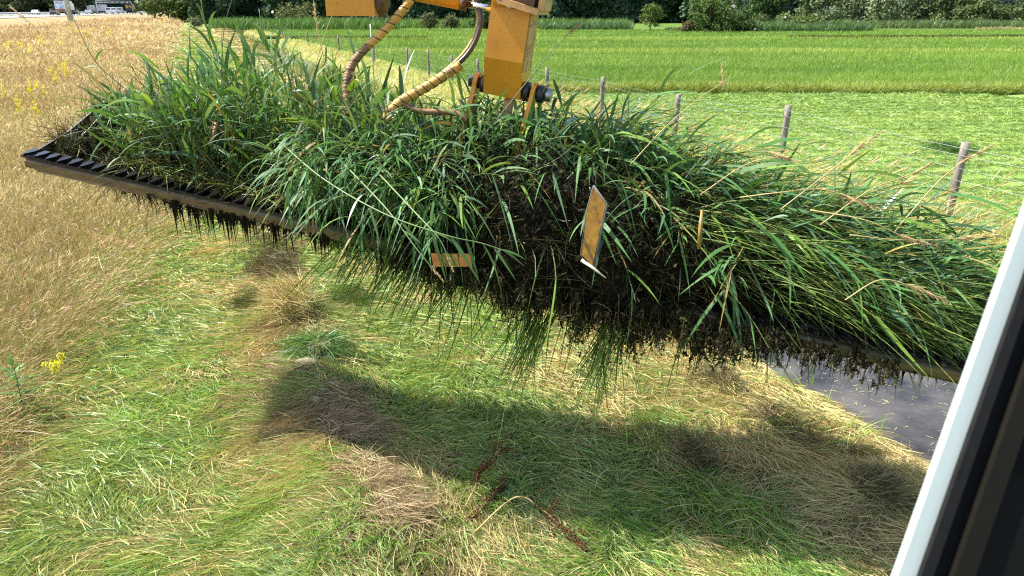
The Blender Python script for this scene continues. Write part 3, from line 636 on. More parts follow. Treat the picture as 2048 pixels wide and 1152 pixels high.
# ------------------------------------------------------------------ mowing bucket
BL = at(55, 318, 4.4); BR = at(1960, 752, 3.5); BW = float(np.linalg.norm(BR-BL))
E1 = (BR-BL)/BW; E2 = np.cross((0, 0, 1), E1); E2 /= np.linalg.norm(E2); E3 = np.cross(E1, E2)
FR = np.stack([E1, E2, E3])
def B(a, b=None, c=None):
    """bucket coordinates: a along the cutter bar from its left end, b backwards, c upwards"""
    q = np.array((a, b, c), float) if b is not None else np.asarray(a, float)
    return BL + q @ FR
def Bd(q): return np.asarray(q, float) @ FR
def Bp(*pts): return [tuple(B(*p)) for p in pts]
v1, v2, v3 = Vector(E1), Vector(E2), Vector(E3)
def bucket():
    root = empty('mowing_bucket', B(0, 0, 0), 'wide steel mowing bucket with bare cutter bar hanging full of cut reeds', 'bucket')
    prof = [(-.030, -.034), (.026, -.034), (.034, -.012), (.030, .020), (-.020, .024), (-.034, .004)]
    MB().prism(prof, E2, E3, E1, B(BW/2, 0, -.006), BW-.02).bevel(.008, 2).build('cutter_beam', M_pipe, root)
    MB().prism([(-.045, .0), (.05, .0), (.05, .016), (-.045, .012)], E2, E3, E1, B(BW/2, .0, .0225), BW).bevel(.003, 1).build('knife_bar', M_black, root)
    MB().tube(Bp((.08, -.012, -.048), (BW-.08, -.012, -.048)), .011, 8).build('lower_pipe', M_pipe, root)
    fm = MB(); fm.prism([(0, -.020), (.05, -.020), (.115, -.006), (.125, .0), (.115, .006), (.05, .020), (0, .020)], -v2*.985+v1*.20+v3*-.02, v1, v3, (0, 0, 0), .016).bevel(.003, 1)
    fme = fm.mesh('cutter_finger', M_black)
    for k in range(70):
        o = part('cutter_finger', fme, root, tuple(B(.03+k*(BW-.06)/69, .045, .052)-B(0, 0, 0)))
    for a, lab in ((.0, None), (BW, None)):
        MB().prism([(-.02, -.01), (.10, -.03), (.55, -.02), (.84, .12), (.80, .27), (.70, .28), (.30, .09)], E2, E3, E1, B(a+(.012 if a == 0 else -.012), 0, .03), .012).bevel(.003, 1).build('side_plate', M_dark, root)
    MB().tube(Bp((0, .80, .26), (BW, .80, .26)), .028, 10).build('back_tube', M_dark, root)
    for k in range(34):
        a = .06+k*(BW-.12)/33
        MB().tube([B(a, *q) for q in ((.04, -.01), (.3, -.06), (.6, -.02), (.79, .12), (.80, .25))], .009, 6).build('basket_bar', M_dark, root)
    for a in (2.53, 2.86):
        MB().prism([(-.05, -.05), (.05, -.06), (.07, .06), (.0, .10), (-.07, .05)], E2, E3, E1, B(a, .80, .33), .03).build('hinge_lug', M_yellow, root)
bucket()

# ------------------------------------------------------------------ excavator arm
PIN = B(2.70, .45, .845)
def A(a, b, c): return tuple(PIN + np.array((a, b, c)) @ FR)
def arm():
    root = empty('excavator', PIN, 'orange yellow excavator arm end holding the reed bucket, with hoses and a chrome rod', 'excavator arm')
    MB().prism([(-.115, .15), (-.045, -.045), (.07, -.05), (.12, .08), (.12, .52), (-.115, .52)], E2, E3, E1, A(0, 0, 0), .205).bevel(.010, 2).build('stick', M_yellow, root)
    o = MB().box(A(.1045, .0, .26), .32, .18, .006, v3, v2, v1).build('side_cheek', M_worn, root); o['label'] = 'paler right cheek of the stick'  # thin paler sheet laid over the stick's right face
    # pin, bosses, ears
    MB().tube([A(-.20, 0, 0), A(.205, 0, 0)], .030, 18).build('pin', M_dark, root)
    for a, r in ((-.115, .048), (.125, .052)):
        MB().tube([A(a-.014, 0, 0), A(a+.014, 0, 0)], r, 20).bevel(.004, 1).build('bush', M_dark, root)
    n = MB().tube([A(.185, 0, 0), A(.222, 0, 0)], .047, 20).bevel(.005, 1).build('washer', M_dark, root)
    MB().tube([A(.222, 0, 0), A(.262, 0, 0)], .036, 6).bevel(.006, 2).build('nut', M_nut, root)
    for a, tl in ((-.158, -.02), (.165, -.035)):
        ol = [(.055*math.cos(t), .055*math.sin(t)) for t in np.linspace(-.35, PI+.2, 12)] + [(-.13, -.30), (-.15, -.46), (.02, -.50), (.03, -.28)]
        ax3 = v3 - v1*tl*2
        MB().prism(ol, v2, ax3, v1, A(a, 0, 0), .022).bevel(.005, 1).build('ear', M_yellow, root)
    MB().prism([(-.022, 0), (.022, 0), (.018, -.34), (-.026, -.34)], E1, v3, v2, A(.03, .02, -.04), .05).bevel(.006, 1).build('link_rod', M_worn, root)
    MB().box(A(.0, -.08, -.47), .42, .16, .05, v1, v2, v3).bevel(.01, 1).build('bucket_beam', M_yellow, root)
    # tilt head above the stick
    MB().prism([(-.155, .115), (-.05, .025), (.155, .0), (.155, .028), (-.04, .056), (-.155, .14)], v1, v3, v2, A(.0, -.03, .395), .30).bevel(.006, 1).build('tilt_plate', M_worn, root)
    MB().box(A(.157, -.02, .475), .12, .24, .022, v3, v2, v1).bevel(.004, 1).build('tilt_cheek', M_worn, root)
    MB().box(A(.065, -.03, .50), .115, .20, .19, v1, v2, v3).bevel(.006, 1).build('tilt_recess', M_rust, root)
    MB().tube([A(-.055, -.10, .405), A(-.055, -.10, .60)], .043, 16).bevel(.005, 1).build('swivel_pin', M_yellow, root)
    MB().box(A(.07, -.06, .615), .28, .26, .032, v1, v2, v3).bevel(.006, 1).build('top_plate', M_yellow, root)
    MB().tube([A(.0, -.13, .427), A(.0, -.158, .424)], .020, 10).build('bolt', M_nut, root)
    # tilt cylinder (barrel, rod, clevis)
    def C(px, py, z=3.98): return at(px, py, z)
    MB().tube([C(735, -31), C(928, 7)], .037, 20).bevel(.004, 2).build('cylinder_barrel', M_yellow, root)
    MB().tube([C(922, 6), C(933, 8)], .0395, 20).bevel(.003, 1).build('gland_nut', M_rust, root)
    MB().tube([C(930, 8), C(1006, 21)], .0165, 16).build('cylinder_rod', M_chrome, root)
    MB().box(C(1020, 23), .105, .075, .062, v1, v2, v3).bevel(.014, 2).build('rod_eye', M_worn, root)
    MB().box(C(1021, 10), .11, .06, .010, v1, v2, v3).build('clevis', M_black, root)
    # box on the left and the beam that carries it above
    MB().box(C(707, -4, 4.0), .256, .22, .180, (1, 0, 0), (0, 1, 0), (0, 0, 1)).bevel(.030, 5).build('guard_box', M_yellow, root)
    MB().prism([(0, .06), (.05, .10), (.065, .055), (.045, .01), (.005, -.02)], (1, 0, 0), (0, sp, cp), (0, cp, -sp), C(753, 18, 4.0), .16).bevel(.006, 1).build('guard_lug', M_rust, root)
    MB().tube([C(700, -45, 4.05), C(1060, -38, 4.1)], .06, 14).build('carrier_beam', M_yellow, root)
    MB().box(C(1050, -120, 4.2), .26, .30, .50, v1, v2, v3).bevel(.012, 2).build('upper_stick', M_yellow, root)
    # hoses
    def wound(pts, r, pitch):
        sp_ = spline(pts, 60); acc = 0; h = []; a = None
        for i in range(len(sp_)-1):
            d = Vector(sp_[i+1]-sp_[i]); acc += d.length; d.normalize()
            a = d.orthogonal().normalized() if a is None else (a-d*a.dot(d)).normalized(); b = d.cross(a); t = acc/pitch*2*PI
            h.append(Vector(sp_[i])+(a*math.cos(t)+b*math.sin(t))*r)
        MB().tube(h, .0028, 5).build('spiral_gap', M_rubber, root)
    def hose(name, pts, r, mat, lab=None, groove=0):
        sp_ = spline(pts, 26); rr = [r*(1-.16*groove*(i % 5 == 0)) for i in range(len(sp_))]
        o = MB().tube(sp_, rr, 12).build(name, mat, root)
        if lab: o['label'] = lab
    hose('hose', [C(842, -30), C(815, 8), C(772, 58), C(735, 93)], .0225, M_hosewrap, 'yellow wrapped upper run of the hose', 1)
    hose('hose', [C(735, 93), C(712, 118), C(699, 143), C(693, 175), C(697, 230)], .0228, M_hosebrown, 'brown dirty lower run of the hose', 1)
    hose('hose', [C(946, -20), C(960, 22), C(961, 48), C(949, 86), C(923, 121), C(870, 160)], .0135, M_rubber, 'bare black rubber hose')
    hose('hose', [C(940, -20, 4.0), C(954, 22, 4.0), C(955, 48, 4.0), C(943, 84, 4.0), C(917, 118, 4.0), C(870, 158, 4.0)], .010, M_hosewrap, 'thin yellow hose beside the black one')
    hose('hose_sleeve', [C(921, 130), C(880, 157), C(840, 181), C(795, 208), C(770, 240)], .0275, M_hosewrap, 'yellow spiral sleeve round both hoses', 1)
    wound([C(921, 130), C(880, 157), C(840, 181), C(795, 208), C(770, 240)], .0265, .045)
    wound([C(842, -30), C(815, 8), C(772, 58), C(735, 93), C(712, 118), C(699, 143), C(693, 175), C(697, 230)], .0215, .055)
    hose('hose', [C(800, 204), C(840, 222), C(905, 225), C(935, 240)], .016, M_hosebrown, 'brown hose end lying among the reeds')
arm()

# ------------------------------------------------------------------ the load
def local_noise(a, s): return vnoise(a*3.1, a*0+s, s)
LOBES = [(.16, .66, .12, .20, .24, .19), (.10, .40, .05, .16, .24, .09), (.55, .66, .10, .40, .22, .22), (.62, .62, .08, .40, .22, .20), (1.1, .42, -.02, .9, .40, .10), (1.9, .45, .04, .6, .40, .17), (2.35, .30, .10, .42, .30, .26),
         (2.72, .20, .14, .42, .28, .34), (3.08, .16, .18, .40, .30, .38), (3.42, .14, .15, .36, .28, .37), (3.78, .19, .16, .40, .26, .29), (4.15, .28, .14, .40, .24, .22), (4.5, .34, .08, .40, .24, .20),
         (4.95, .42, .08, .42, .24, .16), (2.9, .55, .15, .6, .3, .34), (3.7, .50, .18, .6, .32, .36), (4.3, .55, .14, .5, .28, .26)]
def weed():
    bm = bmesh.new()
    for i, (a, b, c, ra, rb, rc) in enumerate(LOBES):
        r = bmesh.ops.create_icosphere(bm, subdivisions=4, radius=1)
        for v in r['verts']:
            q = np.array(v.co); n = .80+.34*float(fbm(q[0]*2.3+i*3, q[1]*2.3+q[2]*1.9, 91)); q = q*n*.93
            v.co = B(a+q[0]*ra, b+q[1]*rb, c+q[2]*rc)
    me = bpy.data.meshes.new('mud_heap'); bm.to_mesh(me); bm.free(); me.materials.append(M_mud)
    o = bpy.data.objects.new('weed_heap', me); COL.objects.link(o)
    tag(o, 'dark wet mass of pond weed, roots and mud heaped in the bucket', 'weed heap')
    r = Rib()
    for i, (a, b, c, ra, rb, rc) in enumerate(LOBES):
        n = int(9000*ra*(rb+rc)*2.2); u = unit(RNG.normal(size=(n, 3))); q = np.array((a, b, c)) + u*np.array((ra, rb, rc))*RNG.uniform(.85, 1.12, (n, 1))
        tg = unit(np.cross(u, RNG.normal(size=(n, 3)))); left = a < 2.2
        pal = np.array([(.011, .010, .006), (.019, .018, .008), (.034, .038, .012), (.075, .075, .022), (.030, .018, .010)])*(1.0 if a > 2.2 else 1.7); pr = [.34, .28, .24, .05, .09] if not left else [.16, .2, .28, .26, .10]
        C = pal[RNG.choice(5, n, p=pr)]
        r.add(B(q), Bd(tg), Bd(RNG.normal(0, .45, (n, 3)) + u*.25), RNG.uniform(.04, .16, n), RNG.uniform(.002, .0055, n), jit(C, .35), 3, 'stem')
        k = n//2; u = unit(RNG.normal(size=(k, 3))); q = np.array((a, b, c)) + u*np.array((ra, rb, rc))*RNG.uniform(.9, 1.08, (k, 1))
        nn = unit(u+RNG.normal(0, .8, (k, 3))); x = unit(np.cross(nn, RNG.normal(size=(k, 3)))); y = np.cross(nn, x); sz = RNG.uniform(.005, .016, (k, 1))
        r.quads(B(q), Bd(x*sz), Bd(y*sz*.7), jit(pal[RNG.choice(5, k, p=pr)], .35))
    o = r.build('tangled_weed', M_weed); tag(o, 'tangle of dark weed strands and leaf bits over the heap', 'weed', kind='stuff')
    # ragged weed hanging below the beam
    h = Rib(); n = 2600
    a = np.concatenate([RNG.uniform(2.35, 4.35, 1900), RNG.uniform(4.2, 4.9, 300), RNG.uniform(.6, 2.4, 280), RNG.uniform(4.2, 4.9, 120)*0+RNG.uniform(2.6, 4.1, 120)])
    low = np.interp(a, [.4, 2.3, 2.7, 3.0, 3.4, 3.8, 4.1, 4.4, 4.8, 5.2], [.06, .10, .18, .19, .26, .25, .14, .08, .05, .05])
    low = low*(.35+1.15*vnoise(a*8, a*0, 44))
    b = RNG.normal(-.03, .10, n)*(a > 2.3); c0 = RNG.uniform(-.04, .05, n); L = np.maximum(.03, low*RNG.uniform(.35, 1.15, n)+c0)
    P = np.stack([a, b, c0], 1); D = np.stack([RNG.normal(-.02, .06, n), RNG.normal(0, .06, n), -np.ones(n)], 1); Gd = np.stack([RNG.normal(0, .06, n), RNG.normal(0, .06, n), np.zeros(n)], 1)
    # hang straight down whatever the bucket's tilt
    dw = np.stack([RNG.normal(0, .06, n), RNG.normal(0, .06, n), -np.ones(n)], 1)
    C = jit(np.array([(.016, .014, .008), (.03, .026, .011), (.045, .045, .015)])[RNG.choice(3, n)], .3)
    h.add(B(P), dw, Gd, L, RNG.uniform(.003, .007, n), C, 4, 'stem')
    q = np.repeat(np.arange(n), 10); f = RNG.random(len(q))**.8; p = B(P)[q] + (dw[q]*f[:, None] + Gd[q]*(f*f)[:, None])*L[q][:, None]
    k = len(q); x = unit(RNG.normal(size=(k, 3))); y = unit(np.cross(x, RNG.normal(size=(k, 3)))); sz = RNG.uniform(.003, .012, (k, 1)); x[:, 2] -= .6; x = unit(x)
    h.quads(p + RNG.normal(0, .004, (k, 3)), x*sz*1.3, y*sz*.42, C[q])
    i = RNG.integers(0, n, 5200); f = RNG.random(5200)*.8; p = B(P)[i]+(dw[i]*f[:, None]+Gd[i]*(f*f)[:, None])*L[i][:, None]
    h.add(p, unit(RNG.normal(0, .5, (5200, 3))+np.array((0, 0, -.8))), RNG.normal(0, .3, (5200, 3))+np.array((0, 0, -.4)), RNG.uniform(.02, .08, 5200), RNG.uniform(.0015, .004, 5200), C[i], 3, 'stem')
    # dripping clots under the left half of the beam
    for a0, a1, nn, Lm in ((.72, 1.05, 22, .10), (1.0, 1.45, 60, .17), (1.4, 1.95, 50, .12), (1.9, 2.5, 40, .12), (4.55, 5.1, 26, .10)):
        a = RNG.uniform(a0, a1, nn); P = np.stack([a, RNG.normal(-.01, .02, nn), np.full(nn, -.03)], 1); dw = np.stack([RNG.normal(0, .05, nn), RNG.normal(0, .05, nn), -np.ones(nn)], 1)
        sd_ = np.tile((0., 1., 0.), (nn, 1))+RNG.normal(0, .25, (nn, 3)); L = Lm*RNG.uniform(.3, 1.5, nn); W = RNG.uniform(.006, .034, nn)
        h.add(B(P), dw, dw*0, L, W, jit(np.tile((.020, .016, .010), (nn, 1))), 6, 'drip', side=sd_)
        h.add(B(P), dw, dw*0, L*.9, W*.8, jit(np.tile((.020, .016, .010), (nn, 1))), 6, 'drip', side=np.cross(dw, sd_))
    o = h.build('hanging_weed', M_weed); tag(o, 'ragged dripping weed hanging in a fringe below the cutter beam', 'weed', kind='stuff')
weed()

C_REED = np.array([(.050, .135, .032), (.075, .175, .050), (.095, .185, .085), (.13, .235, .036), (.055, .120, .060)])
def reeds():
    lf = Rib(); sm = Rib()
    def plants(P, D, G, L, nleaf, ll, lw, droop, drywt=.06):
        """stems with alternating arching leaves, all in bucket coordinates"""
        N = len(P); Pw = B(P); Dw = Bd(D); Gw = Bd(G)
        sm.add(Pw, Dw, Gw, L, .0065, jit(mixc((.10, .16, .05), (.20, .23, .08), RNG.random(N))), 5, 'stem')
        sm.add(Pw, Dw, Gw, L, .0065, jit(mixc((.10, .16, .05), (.20, .23, .08), RNG.random(N))), 5, 'stem', side=np.cross(Dw, RNG.normal(size=(N, 3))))
        az0 = RNG.uniform(0, 2*PI, N)
        for j in range(nleaf):
            f = np.clip((j+.6+RNG.uniform(-.3, .3, N))/nleaf, .1, 1); p = Pw + L[:, None]*(Dw*f[:, None]+Gw*(f*f)[:, None]); tn = unit(Dw+2*Gw*f[:, None])
            az = az0 + j*PI + RNG.normal(0, .6, N); sx = unit(np.cross(tn, np.array((.13, .2, .97)))); sy = np.cross(tn, sx); sd_ = sx*np.cos(az)[:, None]+sy*np.sin(az)[:, None]
            top = (j == nleaf-1)
            d = unit(tn*RNG.uniform(.55, 1.1, (N, 1)) + sd_*RNG.uniform(.45, .95, (N, 1))*(.35 if top else 1))
            g = np.stack([RNG.normal(0, .12, N), RNG.normal(0, .12, N), -RNG.uniform(.15, .95, N)*droop], 1)
            dry = RNG.random(N) < drywt*(1.5 if j < 2 else .3)
            C = C_REED[RNG.choice(5, N, p=[.3, .27, .2, .12, .11])]; C = jit(np.where(dry[:, None], np.array((.25, .19, .055)), C), .22); C2 = C*np.where(RNG.random(N) < .15, 1.5, 1.05)[:, None]
            L_ = RNG.uniform(*ll, N); fn = unit(np.cross(d, np.cross(np.array((0, 0, 1.)), d)) + RNG.normal(0, .45, (N, 3)))
            sv = unit(np.cross(d, fn)); 
            lf.add(p, d, g, L_, 1.10*RNG.uniform(*lw, N)*np.clip(L_/.3, .6, 1.15), C, 6, 'leaf', C2=C2, side=np.cross(sv, d+g))
    U_ = RNG.uniform; Nn = RNG.normal
    # upright reeds behind the left half
    n = 90; a = U_(.05, .75, n); P = np.stack([a, U_(.35, .85, n), U_(.05, .25, n)], 1); D = unit(np.stack([Nn(-.15, .5, n), Nn(-.1, .4, n), U_(.2, 1, n)], 1)); plants(P, D, np.stack([Nn(0, .2, n), Nn(-.1, .2, n), -U_(.1, .4, n)], 1), U_(.10, .26, n), 4, (.12, .24), (.007, .016), .7, .08)
    n = 680; a = U_(.5, 2.75, n); P = np.stack([a, U_(.15, .78, n), U_(0, .08, n)], 1)
    Ls = np.interp(a, [.5, .8, 1.3, 1.9, 2.4, 2.8], [.34, .52, .80, .72, .58, .48])*U_(.6, 1.12, n)
    D = unit(np.stack([Nn(-.12, .28, n), Nn(.02, .28, n), np.ones(n)], 1)); plants(P, D, np.stack([Nn(-.05, .15, n), Nn(-.05, .15, n), -U_(0, .12, n)], 1), Ls, 5, (.16, .36), (.011, .024), .55, .09)
    # dense centre, spilling forwards
    n = 430; a = U_(1.75, 2.65, n); P = np.stack([a, U_(-.02, .6, n), U_(.12, .42, n)], 1)
    D = unit(np.stack([Nn(-.15, .5, n), Nn(-.35, .45, n), U_(.3, 1.1, n)], 1)); plants(P, D, np.stack([Nn(0, .2, n), Nn(-.15, .2, n), -U_(.1, .5, n)], 1), U_(.20, .48, n), 5, (.13, .28), (.010, .021), .9, .05)
    n = 110; a = U_(1.75, 2.65, n); P = np.stack([a, U_(.05, .3, n), U_(.10, .28, n)], 1)
    D = unit(np.stack([U_(-.2, .9, n), -U_(.2, .7, n), U_(.15, .7, n)], 1)); plants(P, D, np.stack([Nn(0, .2, n), Nn(0, .2, n), -U_(.2, .6, n)], 1), U_(.25, .55, n), 5, (.12, .26), (.008, .018), .9, .05)
    n = 360; a = U_(2.5, 3.6, n); P = np.stack([a, U_(.22, .78, n), U_(.38, .60, n)], 1)
    D = unit(np.stack([Nn(.1, .5, n), Nn(.1, .3, n), U_(.35, 1.0, n)], 1)); plants(P, D, np.stack([Nn(0, .2, n), Nn(-.1, .2, n), -U_(.1, .5, n)], 1), U_(.14, .34, n), 5, (.16, .32), (.011, .022), .8, .07)
    n = 40; a = U_(2.65, 3.9, n); P = np.stack([a, U_(.05, .3, n), U_(.42, .58, n)*np.interp(a, [2.7, 3.2, 3.9], [.9, 1, .8])], 1)
    D = unit(np.stack([Nn(.2, .5, n), -U_(.1, .7, n), U_(.0, .7, n)], 1)); plants(P, D, np.stack([Nn(0, .2, n), -U_(.0, .2, n), -U_(.1, .5, n)], 1), U_(.10, .22, n), 4, (.14, .26), (.012, .022), 1.0, .14)
    # right half, leaning and lying to the right
    n = 740; a = U_(2.95, 4.9, n)*1.0; P = np.stack([a, np.interp(a, [3, 4.2], [.38, .16])+U_(0, .45, n), U_(.24, .52, n)*np.interp(a, [3, 4.1, 5], [1.05, .92, .5])], 1)
    D = unit(np.stack([U_(.25, 1.3, n), Nn(.05, .35, n), U_(.12, .95, n)], 1)); plants(P, D, np.stack([U_(0, .3, n), Nn(0, .15, n), -U_(.05, .4, n)], 1), U_(.3, .72, n), 5, (.16, .36), (.010, .022), .6, .06)
    n = 24; a = U_(2.9, 4.2, n); P = np.stack([a, U_(-.08, .25, n), U_(.22, .42, n)*np.interp(a, [3, 5], [1.05, .55])], 1)
    D = unit(np.stack([U_(-.2, .9, n), -U_(.1, .7, n), U_(-.2, .5, n)], 1)); plants(P, D, np.stack([Nn(0, .2, n), Nn(0, .15, n), -U_(.3, .7, n)], 1), U_(.15, .36, n), 4, (.16, .32), (.010, .022), 1.0, .10)
    # right end: thin stems lying nearly level
    n = 560; a = U_(3.9, 5.2, n); P = np.stack([a, U_(.14, .7, n), U_(.14, .52, n)*np.interp(a, [3.9, 5.2], [1, .5])], 1)
    D = unit(np.stack([U_(.7, 1.2, n), Nn(.0, .3, n), Nn(.12, .20, n)], 1)); plants(P, D, np.stack([0*a, Nn(0, .1, n), -U_(.02, .22, n)], 1), U_(.35, .8, n), 3, (.16, .34), (.006, .014), .5, .05)
    n = 2600; a = U_(3.6, 5.2, n); P = np.stack([a, U_(.08, .6, n), U_(.10, .5, n)*np.interp(a, [3.6, 5.2], [1, .5])], 1)
    D = unit(np.stack([U_(.5, 1.2, n), Nn(-.05, .4, n), Nn(.14, .25, n)], 1))
    sm.add(B(P), Bd(D), Bd(np.stack([0*a, 0*a, -U_(.02, .28, n)], 1)), U_(.25, .7, n), U_(.004, .008, n), jit(mixc((.08, .17, .03), (.24, .27, .08), RNG.random(n)**1.5)), 4, 'grass')
    # grass blades lying forwards over the beam, left of centre
    n = 620; a = U_(.6, 2.6, n); P = np.stack([a, U_(.06, .34, n), U_(.03, .10, n)], 1)
    D = unit(np.stack([U_(-.3, 1.0, n), -U_(.1, .8, n), U_(.0, .45, n)], 1))
    sm.add(B(P), Bd(D), Bd(np.stack([0*a, 0*a, -U_(.1, .5, n)], 1)), U_(.10, .28, n), U_(.004, .008, n), jit(mixc((.08, .17, .03), (.30, .30, .09), RNG.random(n))), 4, 'grass')
    # rushes hanging below
    for a0, a1, c0, dx, nn, L0, L1 in ((2.1, 2.55, -.0, -.5, 150, .25, .58), (2.5, 2.8, -.06, -.28, 50, .25, .55), (3.08, 3.26, -.18, -.14, 80, .3, .62), (3.5, 3.62, -.16, -.08, 75, .3, .62), (2.6, 4.0, -.12, -.1, 60, .2, .5), (4.2, 4.9, -.02, -.1, 20, .1, .3)):
        a = U_(a0, a1, nn); P = np.stack([a, Nn(-.06, .08, nn), c0+U_(-.06, .06, nn)], 1)
        D = unit(np.stack([Nn(dx, .20, nn), Nn(-.12, .16, nn), -np.ones(nn)], 1)); G = np.stack([Nn(0, .08, nn), Nn(0, .08, nn), -U_(0, .12, nn)], 1)
        sm.add(B(P), Bd(D), Bd(G), U_(L0, L1, nn), U_(.0045, .009, nn), jit(mixc((.055, .13, .022), (.11, .19, .04), RNG.random(nn))), 4, 'grass')
    o = lf.build('reed_leaves', M_reed); tag(o, 'thick heap of green reed leaves piled on the mowing bucket', 'reeds', kind='stuff')
    o = sm.build('reed_stems', M_grass); tag(o, 'green reed stems and rushes lying in and hanging from the bucket', 'reeds', kind='stuff')
reeds()

def stalk(pts, label, col=(.10, .17, .05), leaves=(), head=None, r=.0035, name='reed_stalk', group=None, leafcol=(.09, .18, .06)):
    """one reed that stands out: pts = (px, py, depth) turned into places round the bucket"""
    P3 = spline([at(*p) for p in pts], 8); root = empty(name, P3[0], label, 'reed', group)
    m = MB().tube(P3, [r*(1.15-.6*i/len(P3)) for i in range(len(P3))], 6); g, nt_ = None, None
    o = m.build('stem', STEM[col], root)
    if leaves:
        l = Rib(); rg = np.random.default_rng(len(P3)+int(pts[0][0])); n = len(leaves)
        i = [min(len(P3)-2, int(f*(len(P3)-1))) for f, *_ in leaves]; p = np.array([P3[k] for k in i]); tn = unit(np.array([P3[k+1]-P3[k] for k in i]))
        d = unit(tn*.7 + np.array([(dx, -.2, dz) for _, dx, dz, _ in leaves])); L = np.array([q for *_, q in leaves])
        l.add(p, d, np.stack([rg.normal(0, .1, n), rg.normal(0, .1, n), -rg.uniform(.2, .5, n)], 1), L, .017*np.clip(L/.2, .5, 1.2), jit(np.tile(leafcol, (n, 1)), .2), 6, 'leaf', side=np.tile((0., -1., .5), (n, 1))+rg.normal(0, .4, (n, 3)))
        l.build('foliage', M_reed, root)
    if head:
        h = Rib(); n = 46; rg = np.random.default_rng(int(pts[-1][0])+3); e = unit(np.array([P3[-1]-P3[-3]]))[0]; f = rg.random(n)
        p = P3[-1]-e*(head*.9*f)[:, None]; d = unit(e+rg.normal(0, .28, (n, 3)))
        h.add(p, d, np.tile((0, 0, -.25), (n, 1)), head*.24*(1.1-.6*(1-f)), .005, jit(np.tile((.46, .34, .17), (n, 1)), .25), 2, 'head'); h.build('seed_head', M_dry, root)
STEM = {(.10, .17, .05): pbr('green_stem', (.10, .17, .05), .5, 0, .2, 20), (.35, .27, .11): pbr('straw_stem', (.35, .27, .11), .6, 0, .2, 20), (.05, .06, .025): pbr('dark_stem', (.05, .06, .025), .5, 0, .2, 20)}
GR, SW, DKS = (.10, .17, .05), (.35, .27, .11), (.05, .06, .025)
stalk([(560, 285, 3.75), (650, 360, 3.5), (770, 428, 3.3), (890, 470, 3.2), (965, 487, 3.2), (1020, 506, 3.2)], 'long bent leafy reed reaching right across the dark weed, tip in mid picture', GR, [(.35, -.2, -.8, .14), (.45, .3, -.7, .16), (.55, -.3, -.9, .18), (.64, .1, -.9, .20), (.72, -.3, -.9, .17), (.8, .2, -.9, .18), (.88, -.1, -.5, .14), (.97, .5, -.3, .10), (.93, .6, .1, .12)], None, .0035)
stalk([(690, 330, 3.6), (775, 420, 3.35), (835, 500, 3.25), (885, 560, 3.25)], 'drooping reed ending in a pale seed head over the weed heap', GR, [(.5, .3, .3, .12), (.65, -.4, -.3, .12)], .11)
stalk([(760, 350, 3.55), (835, 430, 3.3), (880, 480, 3.22), (906, 540, 3.22)], 'drooping reed with a bent pale head, nearest the little red spot', GR, [(.55, .5, .2, .12)], .08)
stalk([(330, 240, 4.7), (235, 165, 4.7), (190, 122, 4.7), (160, 65, 4.7), (136, 10, 4.7)], 'dark slender reed rising out of the left end of the heap', DKS, [(.45, -.3, -.3, .14), (.62, .4, .5, .16), (.5, .6, -.2, .15)], None, .003)
stalk([(185, 165, 4.6), (110, 82, 4.6), (60, 45, 4.6), (22, 14, 4.6)], 'straw coloured stalk pointing up left over the golden meadow', SW, (), .16, .003)
stalk([(450, 230, 4.6), (443, 150, 4.6), (448, 60, 4.6), (466, -8, 4.6)], 'tall dark bare stem crossing the dark wood', DKS, (), None, .0032)
stalk([(470, 240, 4.5), (436, 140, 4.5), (414, 60, 4.5), (398, -14, 4.5)], 'tall leafy reed whose blades rise against the dark wood', GR, [(.5, -.2, .4, .26), (.62, .3, .5, .3), (.75, -.2, .6, .2), (.9, .1, .5, .2), (.97, .6, .4, .14)], None, .0034)
stalk([(690, 250, 4.4), (655, 140, 4.4), (636, 70, 4.4), (628, 5, 4.4)], 'straw stalk with thick seed head rising beside the yellow box', SW, [(.4, .3, .5, .2)], .20)
stalk([(600, 240, 4.4), (640, 100, 4.4), (665, 30, 4.4), (685, 6, 4.4)], 'straw seed stalk leaning right under the yellow box', SW, (), .12, .0028)
stalk([(620, 250, 4.3), (575, 150, 4.3), (530, 90, 4.3), (518, 18, 4.3)], 'green reed fan with two upright blades in front of the reed strip', GR, [(.6, -.1, .7, .26), (.62, .25, .7, .28), (.5, .6, .2, .3), (.5, -.7, .1, .22)], None)
stalk([(985, 250, 3.7), (1045, 175, 3.7), (1105, 100, 3.7), (1168, 38, 3.7)], 'thin dark stalk with narrow seed head passing right of the stick', DKS, (), .13, .0028)
stalk([(1260, 330, 3.7), (1330, 255, 3.7), (1400, 195, 3.7), (1443, 165, 3.7), (1444, 128, 3.7)], 'curved seed stalk with tip bent upright against the tall field grass', SW, (), .17, .0025)
